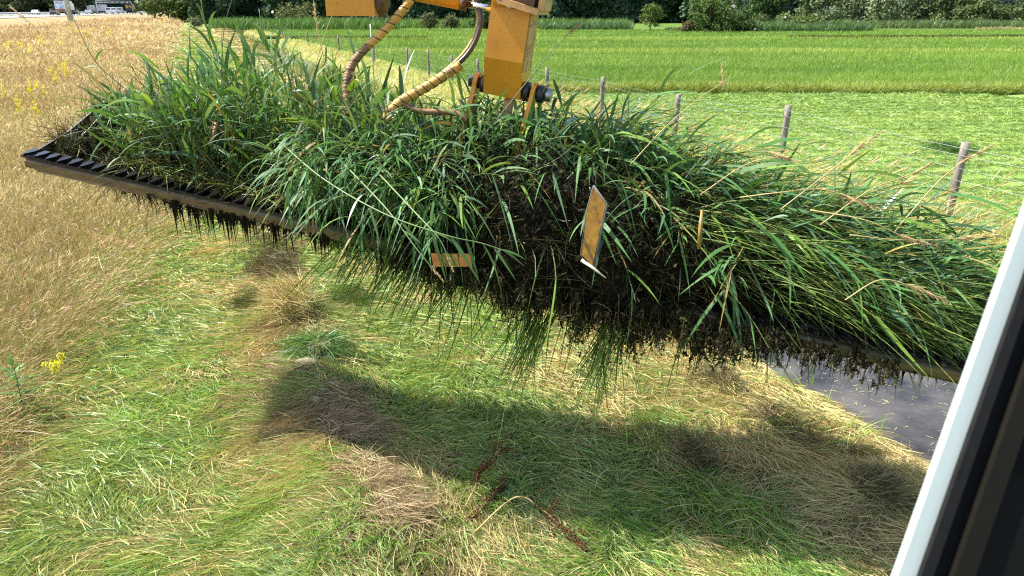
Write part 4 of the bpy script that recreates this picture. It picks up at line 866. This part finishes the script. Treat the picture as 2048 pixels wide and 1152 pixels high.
for p, l in (([(1400, 390, 3.5), (1490, 330, 3.5), (1560, 315, 3.5), (1600, 325, 3.5)], 'arching straw seed stalk just left of the second near post'),
             ([(1560, 420, 3.4), (1650, 350, 3.4), (1740, 280, 3.4), (1765, 262, 3.4)], 'straight straw stalk halfway between the two nearest posts'),
             ([(1640, 450, 3.4), (1740, 380, 3.4), (1830, 345, 3.4), (1862, 325, 3.4)], 'straw stalk whose head ends beside the nearest post'),
             ([(1800, 450, 3.3), (1880, 360, 3.3), (1940, 315, 3.3), (1988, 288, 3.3)], 'straw stalk crossing behind the top of the nearest post to its right'),
             ([(1620, 420, 3.3), (1730, 440, 3.2), (1800, 470, 3.2), (1870, 490, 3.2)], 'thick drooping seed head lying level under the nearest post'),
             ([(1480, 395, 3.3), (1560, 385, 3.2), (1650, 380, 3.2), (1760, 418, 3.2)], 'long thick seed head sloping down right over the reeds'),
             ([(1690, 600, 3.2), (1760, 560, 3.2), (1830, 575, 3.2), (1895, 602, 3.2)], 'seed head lying on the low right end of the heap near the cab frame'),
             ([(1700, 470, 3.2), (1800, 480, 3.2), (1900, 478, 3.2), (1990, 470, 3.2)], 'level straw stalk reaching the white cab frame')):
    stalk(p, l, SW, (), .22, .0028)
def bits():
    # cut reed pieces that stand out
    o = MB().tube([at(1163, 520, 3.42), at(1186, 536, 3.41), at(1212, 556, 3.40)], [.008, .007, .0025], 8).build('cut_stem', pbr('pale_cut_stem', (.62, .62, .42), .4, 0, .2, 30)); tag(o, 'pale white cut stem lying at the foot of the amber reflection', 'stem piece')
    o = MB().tube([at(422, 292, 4.3), at(428, 268, 4.3), at(434, 244, 4.3)], [.012, .0125, .013], 10).build('cut_stem', pbr('brown_cut_stem', (.28, .15, .07), .6, 0, .3, 30)); tag(o, 'short brown broken stub standing in the left of the heap', 'stem piece')
    o = MB().tube([at(1398, 498, 3.35), at(1401, 455, 3.33), at(1404, 420, 3.33)], [.009, .010, .006], 8).build('cut_stem', pbr('amber_cut_stem', (.26, .17, .035), .5, 0, .3, 30)); tag(o, 'yellow brown upright stub in the dark hollow right of the amber reflection', 'stem piece')
    # amber reflector plate: a windscreen reflection added as a solid in the weed
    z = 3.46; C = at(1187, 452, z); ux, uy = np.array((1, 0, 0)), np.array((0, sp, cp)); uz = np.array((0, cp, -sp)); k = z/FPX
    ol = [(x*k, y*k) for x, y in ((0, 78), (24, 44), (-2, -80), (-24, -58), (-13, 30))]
    root = empty('reflection_plate', C, 'long amber reflector plate with grey rim, a windscreen reflection made solid against the dark weed', 'reflection')
    MB().prism(ol, ux, uy, uz, C, .006).bevel(.001, 1).build('plate', M_refl_amber, root)
    q = [Vector(C+ux*p[0]+uy*p[1]) for p in ((-.5*k, 81*k), (27*k, 45*k), (0, -86*k))]; MB().tube(q, .0048, 8).build('rim', M_refl_rim, root)
    q = [Vector(C+ux*p[0]+uy*p[1]+uz*.004) for p in ((-.5*k, 80*k), (-14.5*k, 30*k), (-26*k, -58*k), (-2*k, -84*k))]; MB().tube(q, .002, 6).build('rim', M_refl_rim, root)
    C = at(902, 521, 3.55); k = 3.55/FPX; root = empty('reflection_strip', C, 'small red and yellow reflector strip, a windscreen reflection made solid in the dark weed left of the amber plate', 'reflection')  # another windscreen reflection, added as a solid strip
    for a, b, m in ((-40, -20, M_refl_red), (-19, 12, M_refl_yellow), (13, 38, M_refl_red)):
        MB().prism([(a*k, 15*k), (b*k, 13*k), (b*k+.012, -13*k), (a*k+.012, -12*k)], ux, uy, uz, C, .005).bevel(.001, 1).build('reflection_field', m, root)
M_refl_red = pbr('orange_red_reflection', (.22, .085, .004), .9, 0, .4, 30, (.05, .02, .006), 30, .6); M_refl_yellow = pbr('olive_yellow_reflection', (.13, .11, .012), .9, 0, .4, 30)  # painted tones of the windscreen reflection in the strip
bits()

# ------------------------------------------------------------------ cab frame beside the operator
def cab():
    p0 = at(1674, 1490, .60); p1 = at(2212, -30, .66); ax = Vector(p1-p0); ln = ax.length; ax.normalize()
    fw = Vector((0, cp, -sp)); rt = (ax.cross(fw)).normalized(); 
    if rt.x < 0: rt = -rt
    bk = rt.cross(ax).normalized()
    if bk.dot(fw) < 0: bk = -bk
    mid = Vector((p0+p1)/2); k = .61/FPX
    root = empty('excavator_cab', p0, 'white edged corner post of the excavator cab with black inner trim at the right', 'cab')
    def bar(name, a, b, near, far, mat, bev=.004, lo=-.5, hi=.5):
        MB().prism([(a*k, -near), (b*k, -near), (b*k, far), (a*k, far)], rt, bk, ax, mid+ax*(lo+hi)/2*ln, ln*(hi-lo)).bevel(bev, 3).build(name, mat, root)
    bar('window_frame', 2, 38, .0, .009, M_white, .004)
    bar('rubber_seal', 37, 60, .006, .007, pbr('grey_rubber', (.006, .006, .0065), .8, 0, .4, 60, spec=.2), .003)
    bar('corner_post', 59, 900, .0, .008, M_trim, .003)
    bar('trim_strip', 96, 136, .008, .0, M_brown, .003)
    bar('cord', 182, 190, .009, .0, M_teal, .001, -.12, .06)
cab()

# ------------------------------------------------------------------ highway and its traffic
RD = np.array((-.313, .950)); RZ = 1.25
def rp(off, L): # off: metres to the right of the road's middle, L along from its reference point
    c = np.array((-141, 240.)); n = np.array((RD[1], -RD[0])); q = c+RD*L+n*off; return float(q[0]), float(q[1])
def highway():
    def strip(name, o0, o1, z, mat, kind='structure', L0=-190, L1=420, n=1):
        v = []; f = []
        for L in (L0, L1):
            for o in (o0, o1): v.append((*rp(o, L), z))
        me = bpy.data.meshes.new(name); me.from_pydata(v, [], [(0, 1, 3, 2)]); me.materials.append(mat); o = bpy.data.objects.new(name, me); COL.objects.link(o); return tag(o, kind=kind)
    me = bpy.data.meshes.new('embankment'); v = []; pr = [(-36, 0), (-31, RZ-.1), (16, RZ-.1), (22, 0)]
    for L in (-190, 420):
        for o, z in pr: v.append((*rp(o, L), z))
    me.from_pydata(v, [], [(i, i+1, i+5, i+4) for i in range(3)]); me.materials.append(pbr('verge_turf', (.24, .18, .07), .95, 0, .3, .3)); o = bpy.data.objects.new('embankment', me); COL.objects.link(o); tag(o, kind='structure')
    strip('road', -2, 13, RZ, M_asphalt); strip('road', -27, -11, RZ, M_asphalt); strip('road_median', -10.9, -2.1, RZ-.04, pbr('median_turf', (.12, .16, .05), .95, 0, .3, .3))
    for o in (12.2, -1.4): strip('road_marking', o-.1, o+.1, RZ+.02, M_line)
    for off, lab in ((-3.2, 'steel guard rail along the near edge of the motorway median'), (-10.3, 'steel guard rail along the far edge of the motorway median')):
        root = empty('guard_rail', rp(off, 0)+(RZ,), lab, 'guard rail'); m = MB(); a, b = rp(off, -190), rp(off, 420)
        m.tube([(*a, RZ+.62), (*b, RZ+.62)], .16, 6).build('rail', M_steel, root); m = MB()
        for i in range(60): q = rp(off, -185+i*10); m.box((*q, RZ+.3), .12, .12, .6)
        o = m.build('rail_posts', M_steel, root); o['kind'] = 'stuff'
highway()
HD = math.atan2(-RD[0], RD[1])       # vehicles point away from the camera along the road
def wheels(root, spots, r, w):
    for x, y in spots:
        m = MB().tube([(x-w/2, y, r), (x+w/2, y, r)], r, 14); wl = part('wheel', m.bevel(.03, 1).mesh('wheel', M_rubber), root)
        s_ = 1 if x > 0 else -1; h = MB().tube([(x+s_*(w/2), y, r), (x+s_*(w/2+.02), y, r)], r*.55, 10).mesh('rim', M_steel); o = part('rim', h, wl)
def place(px, d):
    x = (px-1024)/FPX*(d*cp+(CH-RZ)*sp); return (x, d, RZ+.03)
def car(px, d, paint, label, van=False, flip=False, kind='car'):
    root = empty('parked_van' if False else ('white_van' if van else 'car'), place(px, d), label, kind, None, HD+(PI if flip else 0))
    if van:
        body = [(-2.7, .35), (2.5, .35), (2.7, .8), (2.55, 1.15), (1.75, 1.35), (1.25, 2.35), (.9, 2.5), (-2.65, 2.5), (-2.75, 1.2)]; wd = 2.0; glass = [(1.72, 1.38), (1.27, 2.25), (.5, 2.25), (.5, 1.38)]
    else:
        body = [(-2.15, .32), (2.1, .32), (2.2, .62), (2.05, .86), (1.05, .98), (.35, 1.43), (-1.05, 1.46), (-1.75, 1.05), (-2.2, .98), (-2.25, .6)]; wd = 1.78; glass = [(.9, 1.0), (.32, 1.38), (-1.0, 1.40), (-1.55, 1.05)]
    part('body', MB().prism(body, (0, 1, 0), (0, 0, 1), (1, 0, 0), (0, 0, 0), wd).bevel(.08, 2).mesh('body', paint), root)
    part('window', MB().prism(glass, (0, 1, 0), (0, 0, 1), (1, 0, 0), (0, 0, 0), wd+.02).mesh('window', M_glass), root)
    rear = -2.76 if van else -1.45; zz = 1.8 if van else 1.22
    if not van: part('rear_window', MB().prism([(-.7, -.16), (.7, -.16), (.6, .16), (-.6, .16)], (1, 0, 0), Vector((0, .62, .78)), Vector((0, -.78, .62)), (0, -1.43, 1.25), .1).mesh('rear_window', M_glass), root)
    else: part('rear_window', MB().box((0, -2.72, 1.85), 1.5, .06, .6).mesh('rear_window', M_glass), root)
    for s_ in (-1, 1): part('tail_light', MB().box((s_*(wd/2-.16), -2.24 if not van else -2.74, .85), .26, .06, .18).mesh('tail_light', M_redl), root)
    wheels(root, [(s_*(wd/2-.08), y) for s_ in (-1, 1) for y in ((-1.35, 1.35) if not van else (-1.7, 1.7))], .33, .22)
    return root
def text(body, size, root, loc, rot, mat, name):
    cu = bpy.data.curves.new(name, 'FONT'); cu.body = body; cu.size = size; cu.align_x = 'CENTER'; cu.align_y = 'CENTER'; cu.extrude = .01
    to = bpy.data.objects.new(name+'_source', cu); COL.objects.link(to); dg = bpy.context.evaluated_depsgraph_get(); me = bpy.data.meshes.new_from_object(to.evaluated_get(dg)); bpy.data.objects.remove(to)
    me.materials.append(mat); o = bpy.data.objects.new(name, me); COL.objects.link(o); o.parent = root; o.location = loc; o.rotation_euler = rot; return o
def truck(px, d, L, H, paint, label, name='truck', deco=None):
    root = empty(name, place(px, d), label, 'truck', None, HD)
    part('cargo_box', MB().box((0, 0, 1.05+(H-1.05)/2), 2.55, L, H-1.05).bevel(.05, 1).mesh('cargo_box', paint), root)
    part('chassis', MB().box((0, .5, .82), 1.2, L+1.5, .3).mesh('chassis', M_trim), root)
    cb = part('tractor_cab', MB().prism([(L/2+.5, .6), (L/2+2.6, .6), (L/2+2.7, 1.6), (L/2+2.4, 3.3), (L/2+1.2, 3.5), (L/2+.5, 3.4)], (0, 1, 0), (0, 0, 1), (1, 0, 0), (0, 0, 0), 2.4).bevel(.08, 2).mesh('tractor_cab', paint if deco != 'black' else M_blackbox), root)
    part('bumper', MB().box((0, -L/2-.05, .65), 2.4, .12, .22).mesh('bumper', M_trim), root)
    for s_ in (-1, 1): part('tail_light', MB().box((s_*.95, -L/2-.12, .68), .34, .04, .14).mesh('tail_light', M_redl), root)
    wheels(root, [(s_*1.05, y) for s_ in (-1, 1) for y in (-L/2+1.2, -L/2+2.5, L/2+1.7)], .5, .32)
    if deco == 'white':
        text('INOV', .82, root, (0, -L/2-.03, H-.55), (PI/2, 0, 0), M_ink, 'lettering'); text('INOV', 1.0, root, (1.285, -L*.2, H-.75), (PI/2, 0, PI/2), M_ink, 'lettering')
        part('picture', MB().box((0, -L/2-.012, 2.35), 2.3, .02, 1.2).mesh('picture', M_pict), root); part('picture', MB().box((1.282, 0, 2.4), .02, L-.5, 1.0).mesh('picture', M_pict), root)
        part('red_band', MB().box((0, -L/2-.012, 1.42), 2.5, .02, .62).mesh('red_band', M_pictr), root)
    if deco == 'black':
        text('B·S', 1.7, root, (0, -L/2-.03, H-1.15), (PI/2, 0, 0), M_letter, 'lettering'); text('B·S', 2.0, root, (1.285, -L*.2, H-1.2), (PI/2, 0, PI/2), M_letter, 'lettering')
    return root
truck(131, 240, 11, 4.0, M_carw, 'white lorry with dark lettering on its box, behind the grey mast', 'truck', 'white')
truck(262, 345, 9, 3.9, M_blackbox, 'black lorry with large yellow lettering at the end of the traffic', 'truck', 'black')
truck(206, 330, 6, 3.6, M_greybox, 'grey box lorry under the gantry', 'truck')
truck(183.5, 390, 5, 3.3, M_greybox, 'small far grey lorry beyond the silver car', 'truck')
car(111, 228, M_card, 'dark car just left of the white lettered lorry')
car(152, 244, M_card, 'dark car just right of the grey mast')
car(178.5, 292, M_cars, 'silver car in the queue left of the gantry')
car(190, 303, M_card, 'dark car right behind the silver car')
car(220, 322, M_carw, 'white van next to the grey box lorry', True, kind='van'); car(231, 328, M_carw, 'middle white van of three, with the pale blue tinge', True, kind='van'); car(242, 333, M_carw, 'white van nearest the black lorry', True, kind='van')
car(72, 268, M_carw, 'lone white car on the far carriageway', False, True)
def gantry():
    a = place(196, 330); b = place(266, 352); root = empty('sign_gantry', a, 'grey lattice sign gantry spanning the motorway', 'gantry')
    for p in (a, b): MB().box((p[0], p[1], RZ+2.4), .35, .35, 4.9).build('post', M_steel, root)
    m = MB(); A_, B_ = Vector((a[0], a[1], RZ+4.3)), Vector((b[0], b[1], RZ+4.3))
    for dz in (0, .75): m.tube([A_+Vector((0, 0, dz)), B_+Vector((0, 0, dz))], .10, 6)
    for i in range(14): m.tube([A_.lerp(B_, i/14)+Vector((0, 0, .75*(i % 2))), A_.lerp(B_, (i+1)/14)+Vector((0, 0, .75*((i+1) % 2)))], .06, 5)
    m.build('lattice_beam', M_steel, root)
    p = at(137, 38, 1); x, y = (141-1024)/FPX*(172*cp+1.9*sp), 172
    root = empty('mast', (x, y, 0), 'thick plain grey mast standing at the meadow edge before the lorry', 'mast')
    MB().tube([(x, y, 0), (x-.25, y, 12)], [.56, .42], 16).build('pole', pbr('grey_mast_paint', (.36, .42, .42), .5, 0, .1, 1), root)
    MB().tube([(x, y, 0), (x, y, .35)], .75, 16).build('base', M_steel, root)
gantry()

# ------------------------------------------------------------------ things on the track
def heap(px, py, r, h, label, cat, name, cols, n, L, mud=False, lean=.8, W=(.003, .006), mat=None):
    p = gp(px, py); x, y = p[0], p[1]; z = float(zg(x, y)); root = empty(name, (x, y, z), label, cat)
    if mud or True:
        bm = bmesh.new(); q = bmesh.ops.create_icosphere(bm, subdivisions=3, radius=1)
        for v in q['verts']:
            f = .72+.45*float(fbm(v.co.x*2+px, v.co.y*2+v.co.z, 7)); v.co = Vector((v.co.x*r*f*.8, v.co.y*r*f*.8, v.co.z*h*f*.8))
        me = bpy.data.meshes.new('core'); bm.to_mesh(me); bm.free(); me.materials.append(M_mud if mud else M_thatch); part('core', me, root)
    g = Rib(); az = RNG.uniform(0, 2*PI, n); rr = np.sqrt(RNG.random(n)) if lean > .7 else np.sqrt(RNG.random(n))*1.1; P = np.stack([np.cos(az)*r*rr*.9, np.sin(az)*r*rr*.9, h*np.sqrt(np.maximum(.02, 1-np.minimum(rr, 1)**2))*RNG.uniform(.6, 1.0, n)], 1)
    D = dirs(az+RNG.normal(0, 1.1, n), RNG.uniform(-.2, .9, n)*(1-.4*rr)) if lean > .7 else dirs(RNG.uniform(0, 2*PI, n), RNG.uniform(-.1, .18, n)); G = np.stack([np.cos(az)*.1, np.sin(az)*.1, -RNG.uniform(.3, .9, n)*lean*(1 if lean > .7 else .3)], 1)
    cc = np.array(cols)[RNG.integers(0, len(cols), n)]
    g.add(P, D, G, RNG.uniform(*L, n), RNG.uniform(*W, n), jit(cc), 4, 'grass'); me = g.mesh('strands'); me.materials.append(mat or M_dry); part('strands', me, root)
M_thatch = pbr('matted_thatch', (.12, .095, .045), .95, 0, .4, 20)
STR = [(.60, .50, .23), (.48, .37, .15), (.36, .38, .11), (.26, .18, .08)]
heap(640, 742, .22, .15, 'dark green drooping grass tussock below the straw tuft', 'tussock', 'grass_tussock', [(.07, .16, .03), (.11, .22, .045), (.06, .12, .03)], 700, (.14, .34), mat=M_grass)
def mat(px, py, rx, ry, label, cat, name, cols, n, L, seed, W=(.003, .0055), hz=.03, el=.12, m=None):
    """a ragged flat patch of dead stalks following the ground"""
    p = gp(px, py); root = empty(name, (p[0], p[1], float(zg(p[0], p[1]))), label, cat)
    q = RNG.normal(0, .62, (n*3, 2)); k = 1.0-np.hypot(q[:, 0], q[:, 1])*.75+1.3*(fbm(q[:, 0]*1.6+seed, q[:, 1]*1.6, seed)-.5); q = q[k > .22][:n]; n = len(q)
    s0, t0 = st(p[0], p[1]); X, Y = xy(s0+q[:, 0]*rx, t0+q[:, 1]*ry)
    az = 2*PI*fbm(X*1.6, Y*1.6, seed)*1.5+RNG.normal(0, .8, n); D = dirs(az, np.abs(RNG.normal(0, el, n))); g = Rib()
    g.add(np.stack([X, Y, zg(X, Y)+RNG.random(n)*hz+.02], 1), D, np.stack([RNG.normal(0, .15, n), RNG.normal(0, .15, n), -.08+0*X], 1), RNG.uniform(*L, n), RNG.uniform(*W, n), jit(np.array(cols)[RNG.integers(0, len(cols), n)], .3), 3, 'grass', side=np.cross(D, np.tile((0., 0., 1.), (n, 1))+RNG.normal(0, .6, (n, 3))))
    g.build('stalks', m or M_dry, root)
mat(600, 660, .19, .24, 'tuft of straw coloured dry grass on the old spoil ridge', 'hay tuft', 'hay_tuft', STR, 2400, (.10, .28), 41, hz=.24, el=.45)
BRN = [(.095, .060, .035), (.14, .10, .05), (.055, .045, .022), (.15, .17, .055), (.20, .15, .08)]
mat(565, 560, .34, .85, 'broad dark brown patch of old ditch weed on the spoil ridge, below the bare beam', 'spoil heap', 'spoil_heap', BRN, 3600, (.05, .16), 3, hz=.12, el=.3)
mat(500, 625, .16, .30, 'small dark weedy clod left of the straw tuft', 'spoil heap', 'spoil_heap', [(.07, .05, .026), (.11, .11, .04), (.10, .16, .035)], 900, (.06, .16), 5, hz=.10, el=.4)
mat(700, 612, .22, .36, 'dark clod with green regrowth right of the broad brown patch', 'spoil heap', 'spoil_heap', [(.07, .05, .026), (.13, .20, .04), (.10, .17, .035)], 1200, (.08, .2), 7, hz=.08, el=.5)
DEAD = [(.44, .34, .20), (.58, .46, .28), (.30, .22, .13), (.24, .17, .10)]
mat(660, 880, .40, .42, 'broad mat of brown dead stalks, half in the shadow of the load', 'hay mat', 'hay_mat', DEAD, 4600, (.05, .17), 11)
mat(560, 790, .30, .40, 'low mat of tan dead stalks beside the pale stone', 'hay mat', 'hay_mat', DEAD[:3], 3000, (.05, .17), 13)
mat(720, 1060, .34, .44, 'mat of tan stalks at the bottom edge of the picture', 'hay mat', 'hay_mat', DEAD[:3], 4200, (.06, .2), 17)
HB = [(.16, .13, .065), (.34, .29, .14), (.09, .10, .035), (.24, .19, .10)]
mat(1385, 925, .13, .14, 'small shadow-dark clump of cut grass poking up out of the bank hay', 'clump', 'grass_clump', HB, 900, (.06, .15), 19, hz=.14, el=.6)  # dark tones put the clump's cast shadow into its stalks
mat(1745, 985, .16, .20, 'shadow-dark clump of hay close to the cab frame', 'clump', 'grass_clump', HB, 900, (.06, .16), 23, hz=.10, el=.5)  # shadow of this clump is painted into the stalk colours as well
mat(1440, 770, .18, .22, 'dark clump on the bank hay nearest the left corner of the water', 'clump', 'grass_clump', HB, 900, (.06, .16), 29, hz=.10, el=.5)
mat(1560, 850, .18, .24, 'dark matted patch of hay beside the fresh green blades', 'clump', 'grass_clump', HB, 900, (.06, .16), 31, hz=.10, el=.4)
mat(1900, 306, .30, .55, 'dark green lump of mown grass on the field behind the nearest post', 'clump', 'grass_clump', [(.06, .13, .03), (.10, .18, .05)], 900, (.10, .25), 37, W=(.006, .012), hz=.12, el=.4, m=M_grass)
def stones():
    for px, py, sx, sy, sz, rz, lab in ((615, 776, .105, .05, .03, .2, 'flat pale cream stone lying in the sun below the tussock'), (638, 858, .04, .06, .022, .9, 'small flat stone lying in the shadow')):
        p = gp(px, py); bm = bmesh.new(); q = bmesh.ops.create_icosphere(bm, subdivisions=3, radius=1); rg = random.Random(px)
        pl = [(Vector((rg.gauss(0, 1), rg.gauss(0, 1), rg.gauss(0, .6))).normalized(), rg.uniform(.6, .85)) for _ in range(9)]
        for v in q['verts']:
            c = v.co.copy()
            for nn, dd in pl:
                e = c.dot(nn)-dd
                if e > 0: c -= nn*e
            v.co = Vector((c.x*sx, c.y*sy, c.z*sz))
        me = bpy.data.meshes.new('flat_stone'); bm.to_mesh(me); bm.free(); me.materials.append(M_stone); o = bpy.data.objects.new('flat_stone', me); COL.objects.link(o)
        o.location = (p[0], p[1], float(zg(p[0], p[1]))+.035); o.rotation_euler = (.1, -.1, rz); tag(o, lab, 'stone')
stones()
def dock(pts, label, nb):
    """a broken dock: straw stem set with rust-brown seed whorls"""
    P3 = spline([gp(px, py, z) for px, py, z in pts], 10); root = empty('dock_stalk', P3[0], label, 'dock')
    MB().tube(P3, [.0045*(1.1-.6*i/len(P3)) for i in range(len(P3))], 6).build('stem', pbr('dock_stem', (.36, .25, .09), .6, 0, .3, 30), root)
    n = len(P3); i = RNG.integers(int(n*nb), n, 420); p = np.array(P3)[i]; r = Rib(); k = len(i); x = unit(RNG.normal(size=(k, 3))); y = unit(np.cross(x, RNG.normal(size=(k, 3)))); sz = RNG.uniform(.003, .007, (k, 1))
    br = Rib(); j = np.linspace(n*nb, n-2, 9).astype(int); q = np.array(P3)[j]; d = unit(RNG.normal(0, .6, (9, 3))+np.array((.3, .5, .2))); br.add(q, d, np.tile((0, 0, -.2), (9, 1)), .14, .003, (.25, .13, .05), 3, 'stem'); br.build('branch', M_dry, root)
    f = RNG.random(300); jj = RNG.integers(0, 9, 300); p2 = q[jj]+d[jj]*(.14*f)[:, None]+np.array((0, 0, -.028))*(f*f)[:, None]
    p = np.concatenate([p, p2]); k = len(p); x = unit(RNG.normal(size=(k, 3))); y = unit(np.cross(x, RNG.normal(size=(k, 3)))); sz = RNG.uniform(.002, .0055, (k, 1))
    r.quads(p+RNG.normal(0, .010, (k, 3)), x*sz, y*sz, jit(np.tile((.10, .046, .022), (k, 1)), .4)); tag(r.build('seed_whorls', M_dry, root), kind='stuff')
dock([(915, 1040, .05), (950, 975, .12), (957, 945, .20), (985, 920, .24), (1020, 870, .22)], 'upright broken dock stalk with rusty seeds, leftmost of the pair in the shadow', .35)
dock([(945, 1068, .06), (1030, 995, .22), (1085, 1020, .20), (1140, 1070, .12), (1185, 1110, .06)], 'arched dock stalk with rusty seeds bent over to the right', .45)
dock([(900, 1052, .05), (950, 1030, .08), (985, 990, .08), (1010, 975, .07)], 'low rusty dock stalk lying between the two taller ones', .2)
def herb():
    p = gp(52, 838, .0); z = float(zg(p[0], p[1])); root = empty('broadleaf_herb', (p[0], p[1], z), 'green herb with long pointed leaves at the lower left meadow edge', 'herb')
    MB().tube([(p[0], p[1], z), (p[0]+.01, p[1], z+.42)], [.006, .003], 6).build('stem', STEM[GR], root)
    l = Rib(); n = 16; az = np.arange(n)*2.4; P = np.stack([np.full(n, p[0]), np.full(n, p[1]), z+np.linspace(.12, .44, n)], 1)
    l.add(P, dirs(az, np.linspace(.1, .9, n)), np.tile((0, 0, -.3), (n, 1)), np.linspace(.19, .11, n), .034, jit(np.tile((.07, .17, .03), (n, 1))), 6, 'leaf', side=np.stack([-np.sin(az), np.cos(az), 0*az], 1).__mul__(0)+np.array((0, 0, 1.))); l.build('leaf', M_reed, root)
herb()
def bank_blades():
    g = Rib()
    for px, py, n, az0 in ((1650, 900, 26, .3), (1560, 900, 34, .35), (1660, 815, 14, 1.6), (1745, 875, 12, 1.4), (1600, 800, 10, 1.9)):
        p = gp(px, py, -.15); x, y = p[0]+RNG.normal(0, .10, n), p[1]+RNG.normal(0, .06, n); D = dirs(RNG.normal(az0, .35, n), RNG.uniform(.15, .8, n))
        g.add(np.stack([x, y, zg(x, y)], 1), D, np.tile((0, 0, -.25), (n, 1)), RNG.uniform(.18, .42, n), RNG.uniform(.006, .010, n), jit(np.tile((.16, .27, .04), (n, 1))), 5, 'grass')
    o = g.build('fresh_blades', M_grass); tag(o, 'bright fresh green blades left standing on the ditch bank', 'grass', kind='stuff')
bank_blades()
